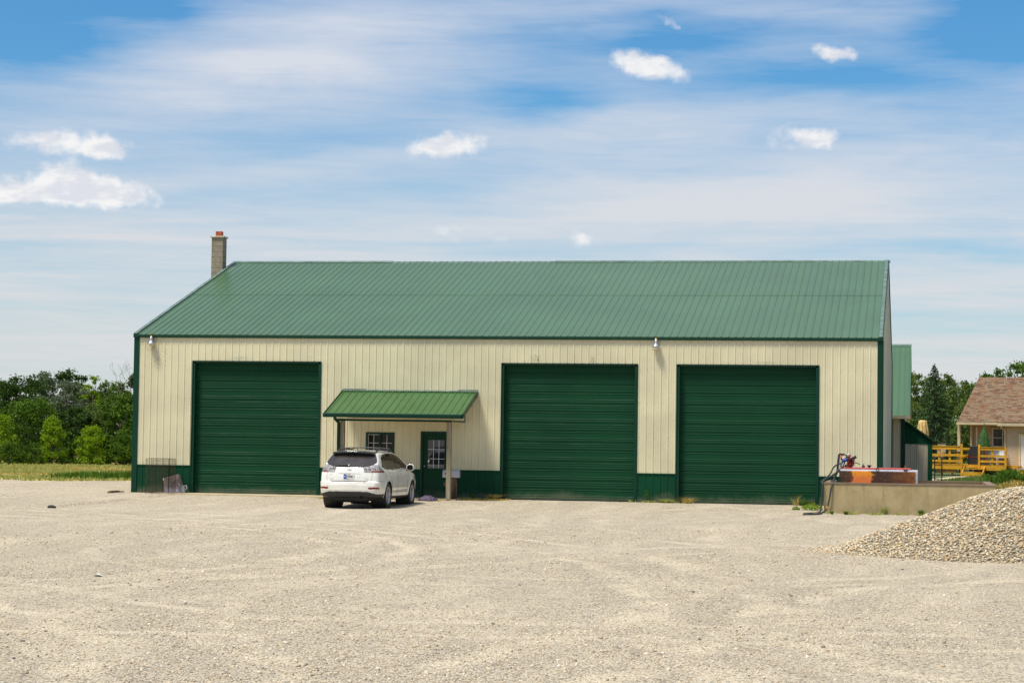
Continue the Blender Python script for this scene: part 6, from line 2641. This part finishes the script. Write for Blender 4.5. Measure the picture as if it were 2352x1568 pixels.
# wiper
wq = onsurf([(x, -1.1, z) for x, z in ((.0, 1.20), (-.12, 1.205), (-.30, 1.195), (-.42, 1.18))])
m = MB()
m.tube([tuple(q + np.array([0, -.02, .008])) for q in wq], [.022, .022, .014, .006], 6)
m.build('rear_wiper', BLACK, car, smooth=True)
m = MB()
m.lathe([(.001, -.03), (.02, -.025), (.026, 0)], tuple(wq[0] + np.array([-.03, -.02, .008])), 'y', 14)
m.build('wiper_cap', WHITE, car, smooth=True)
# roof rails
for s in (1, -1):
    m = MB()
    path = []
    for t in np.linspace(0, 1, 16):
        y = -.18 + 1.95 * t
        q = onsurf([(.56 * s * (1 + .03 * sin(pi * t)), y, 1.75)])[0]
        lift = .06 * min(1, sin(pi * t) * 3.2)
        path.append((q[0], y, q[2] + lift))
    m.tube(path, [.024 if 0 < i < 15 else .03 for i in range(16)], 8)
    m.build('roof_rail', BLACK, car, smooth=True)
for yb in (.25, 1.35):
    m = MB()
    m.tube([(-.56, yb, 1.675), (-.3, yb, 1.70), (0, yb, 1.706), (.3, yb, 1.70), (.56, yb, 1.675)], .013, 6)
    m.build('cross_bar', BLACK, car)
m = MB()
m.prism([(-.01, -.16, 1.63), (-.01, -.02, 1.635), (-.01, -.12, 1.685)], (.02, 0, 0))
m.build('roof_antenna', CLAD, car)
# mirrors
for s in (1, -1):
    m = MB()
    m.lathe([(.001, .16), (.06, .155), (.105, .12), (.115, .05), (.112, .0), (.10, -.005)], (1.02 * s, 2.02, 1.13), 'y', 20)
    for i, v in enumerate(m.v):
        m.v[i] = (1.02 * s + (v[0] - 1.02 * s) * 1.05, v[1], 1.13 + (v[2] - 1.13) * .95)
    mo = m.build('door_mirror', PAINT, car, smooth=True)
    m = MB()
    m.box(1.02 * s - .075, 1.02 * s + .075, 1.985, 1.992, 1.075, 1.19)
    m.build('mirror_glass', CGLASS, mo)
    m = MB()
    m.tube([(.93 * s, 2.15, 1.06), (.86 * s, 2.2, 1.06)], .03, 8)
    m.build('mirror_stalk', CLAD, mo)
# door handles
for s in (1, -1):
    for y, par in ((.30, 'rear_door'), (1.24, 'front_door')):
        d_ = [o for o in car.children if o.name.startswith(par)][0 if s > 0 else -1]
        q = onsurf([(1.0 * s, y, .965)])[0]
        m = MB()
        m.tube([(q[0] + .002 * s, y - .09, .962), (q[0] + .028 * s, y - .06, .965), (q[0] + .030 * s, y + .05, .967), (q[0] + .004 * s, y + .09, .966)], .013, 8)
        m.build('door_handle', CHROME, d_, smooth=True)
        m = MB()
        m.lathe([(.001, .004 * s), (.04, .002 * s)], (q[0] - .002 * s, y, .955), 'x', 14)
        m.build('handle_recess', GAP, d_)
# underbody, exhaust
m = MB()
m.box(-.70, .70, -.70, 3.3, .26, .50)
m.box(-.45, .45, -.62, .25, .20, .27)
m.lathe([(.001, -.5), (.10, -.48), (.11, -.3), (.11, .3), (.10, .48), (.001, .5)], (0, -.55, .27), 'x', 14)
m.build('underbody', BLACK, car)
m = MB()
m.tube([(.30, -.4, .32), (.36, -.75, .325), (.38, -.96, .33)], .035, 12, cap=False)
m.build('exhaust_pipe', CHROME, car, smooth=True)


def wheel(x, y):
    s = 1 if x > 0 else -1
    m = MB()
    w = .117
    prof = [(.235, -.095), (.27, -w), (.33, -w - .004), (.355, -w + .012), (.3645, -w + .03)]
    for g in (-.055, -.02, .02, .055):
        prof += [(.365, g - .007), (.3575, g - .005), (.3575, g + .005), (.365, g + .007)]
    prof += [(.3645, w - .03), (.355, w - .012), (.33, w + .004), (.27, w), (.235, .095)]
    m.lathe(prof, (x, y, WR_), 'x', 48)
    ty = m.build('wheel', TYRE, car, smooth=False)
    ty.data.polygons.foreach_set('use_smooth', [True] * len(ty.data.polygons))
    m = MB()
    m.lathe([(.236, -.10 * s), (.232, -.05 * s), (.225, .05 * s), (.232, .085 * s), (.242, .10 * s), (.246, .104 * s), (.240, .108 * s), (.226, .095 * s), (.215, .06 * s)], (x, y, WR_), 'x', 48)
    # spokes: five pairs
    for k in range(5):
        for da in (-.17, .17):
            a = k * 2 * pi / 5 + .3 + da
            b = k * 2 * pi / 5 + .3 + da * .45
            n1 = np.array([0, -sin(a), cos(a)])
            p0 = np.array([x + .072 * s, y + cos(b) * .045, WR_ + sin(b) * .045])
            p1 = np.array([x + .082 * s, y + cos(a) * .228, WR_ + sin(a) * .228])
            wv0, wv1 = n1 * .026, n1 * .021
            dpt = np.array([-.03 * s, 0, 0])
            i = len(m.v)
            for p_, w_ in ((p0, wv0), (p1, wv1)):
                m.v += [tuple(p_ - w_ + dpt), tuple(p_ - w_ * .7), tuple(p_ + w_ * .7), tuple(p_ + w_ + dpt)]
            for j in range(3):
                m.f.append((i + j, i + j + 1, i + j + 5, i + j + 4))
                m.mi.append(0)
    m.lathe([(.06, .04 * s), (.058, .078 * s), (.04, .088 * s), (.001, .09 * s)], (x, y, WR_), 'x', 20)
    o = m.build('rim', RIM, ty, smooth=False)
    m = MB()
    m.lathe([(.001, .03 * s), (.15, .03 * s), (.16, .02 * s), (.215, .0), (.215, -.06 * s), (.001, -.06 * s)], (x, y, WR_), 'x', 28)
    m.build('brake_disc', DKMETAL, ty)
    return ty


for x in (TR_, -TR_):
    for y in (0, WB):
        wheel(x, y)
        s = 1 if x > 0 else -1
        m = MB()
        m.lathe([(ARCH - .002, .90 * s), (ARCH, .86 * s), (ARCH, .5 * s), (.001, .48 * s)], (0, y, WR_), 'x', 40)
        m.build('wheel_well', BLACK, car)
# steering wheel hint is not visible; front plate omitted

for o in bpy.data.objects:
    if '_loc' in o.keys():
        del o['_loc']
print('objects', len(bpy.data.objects))
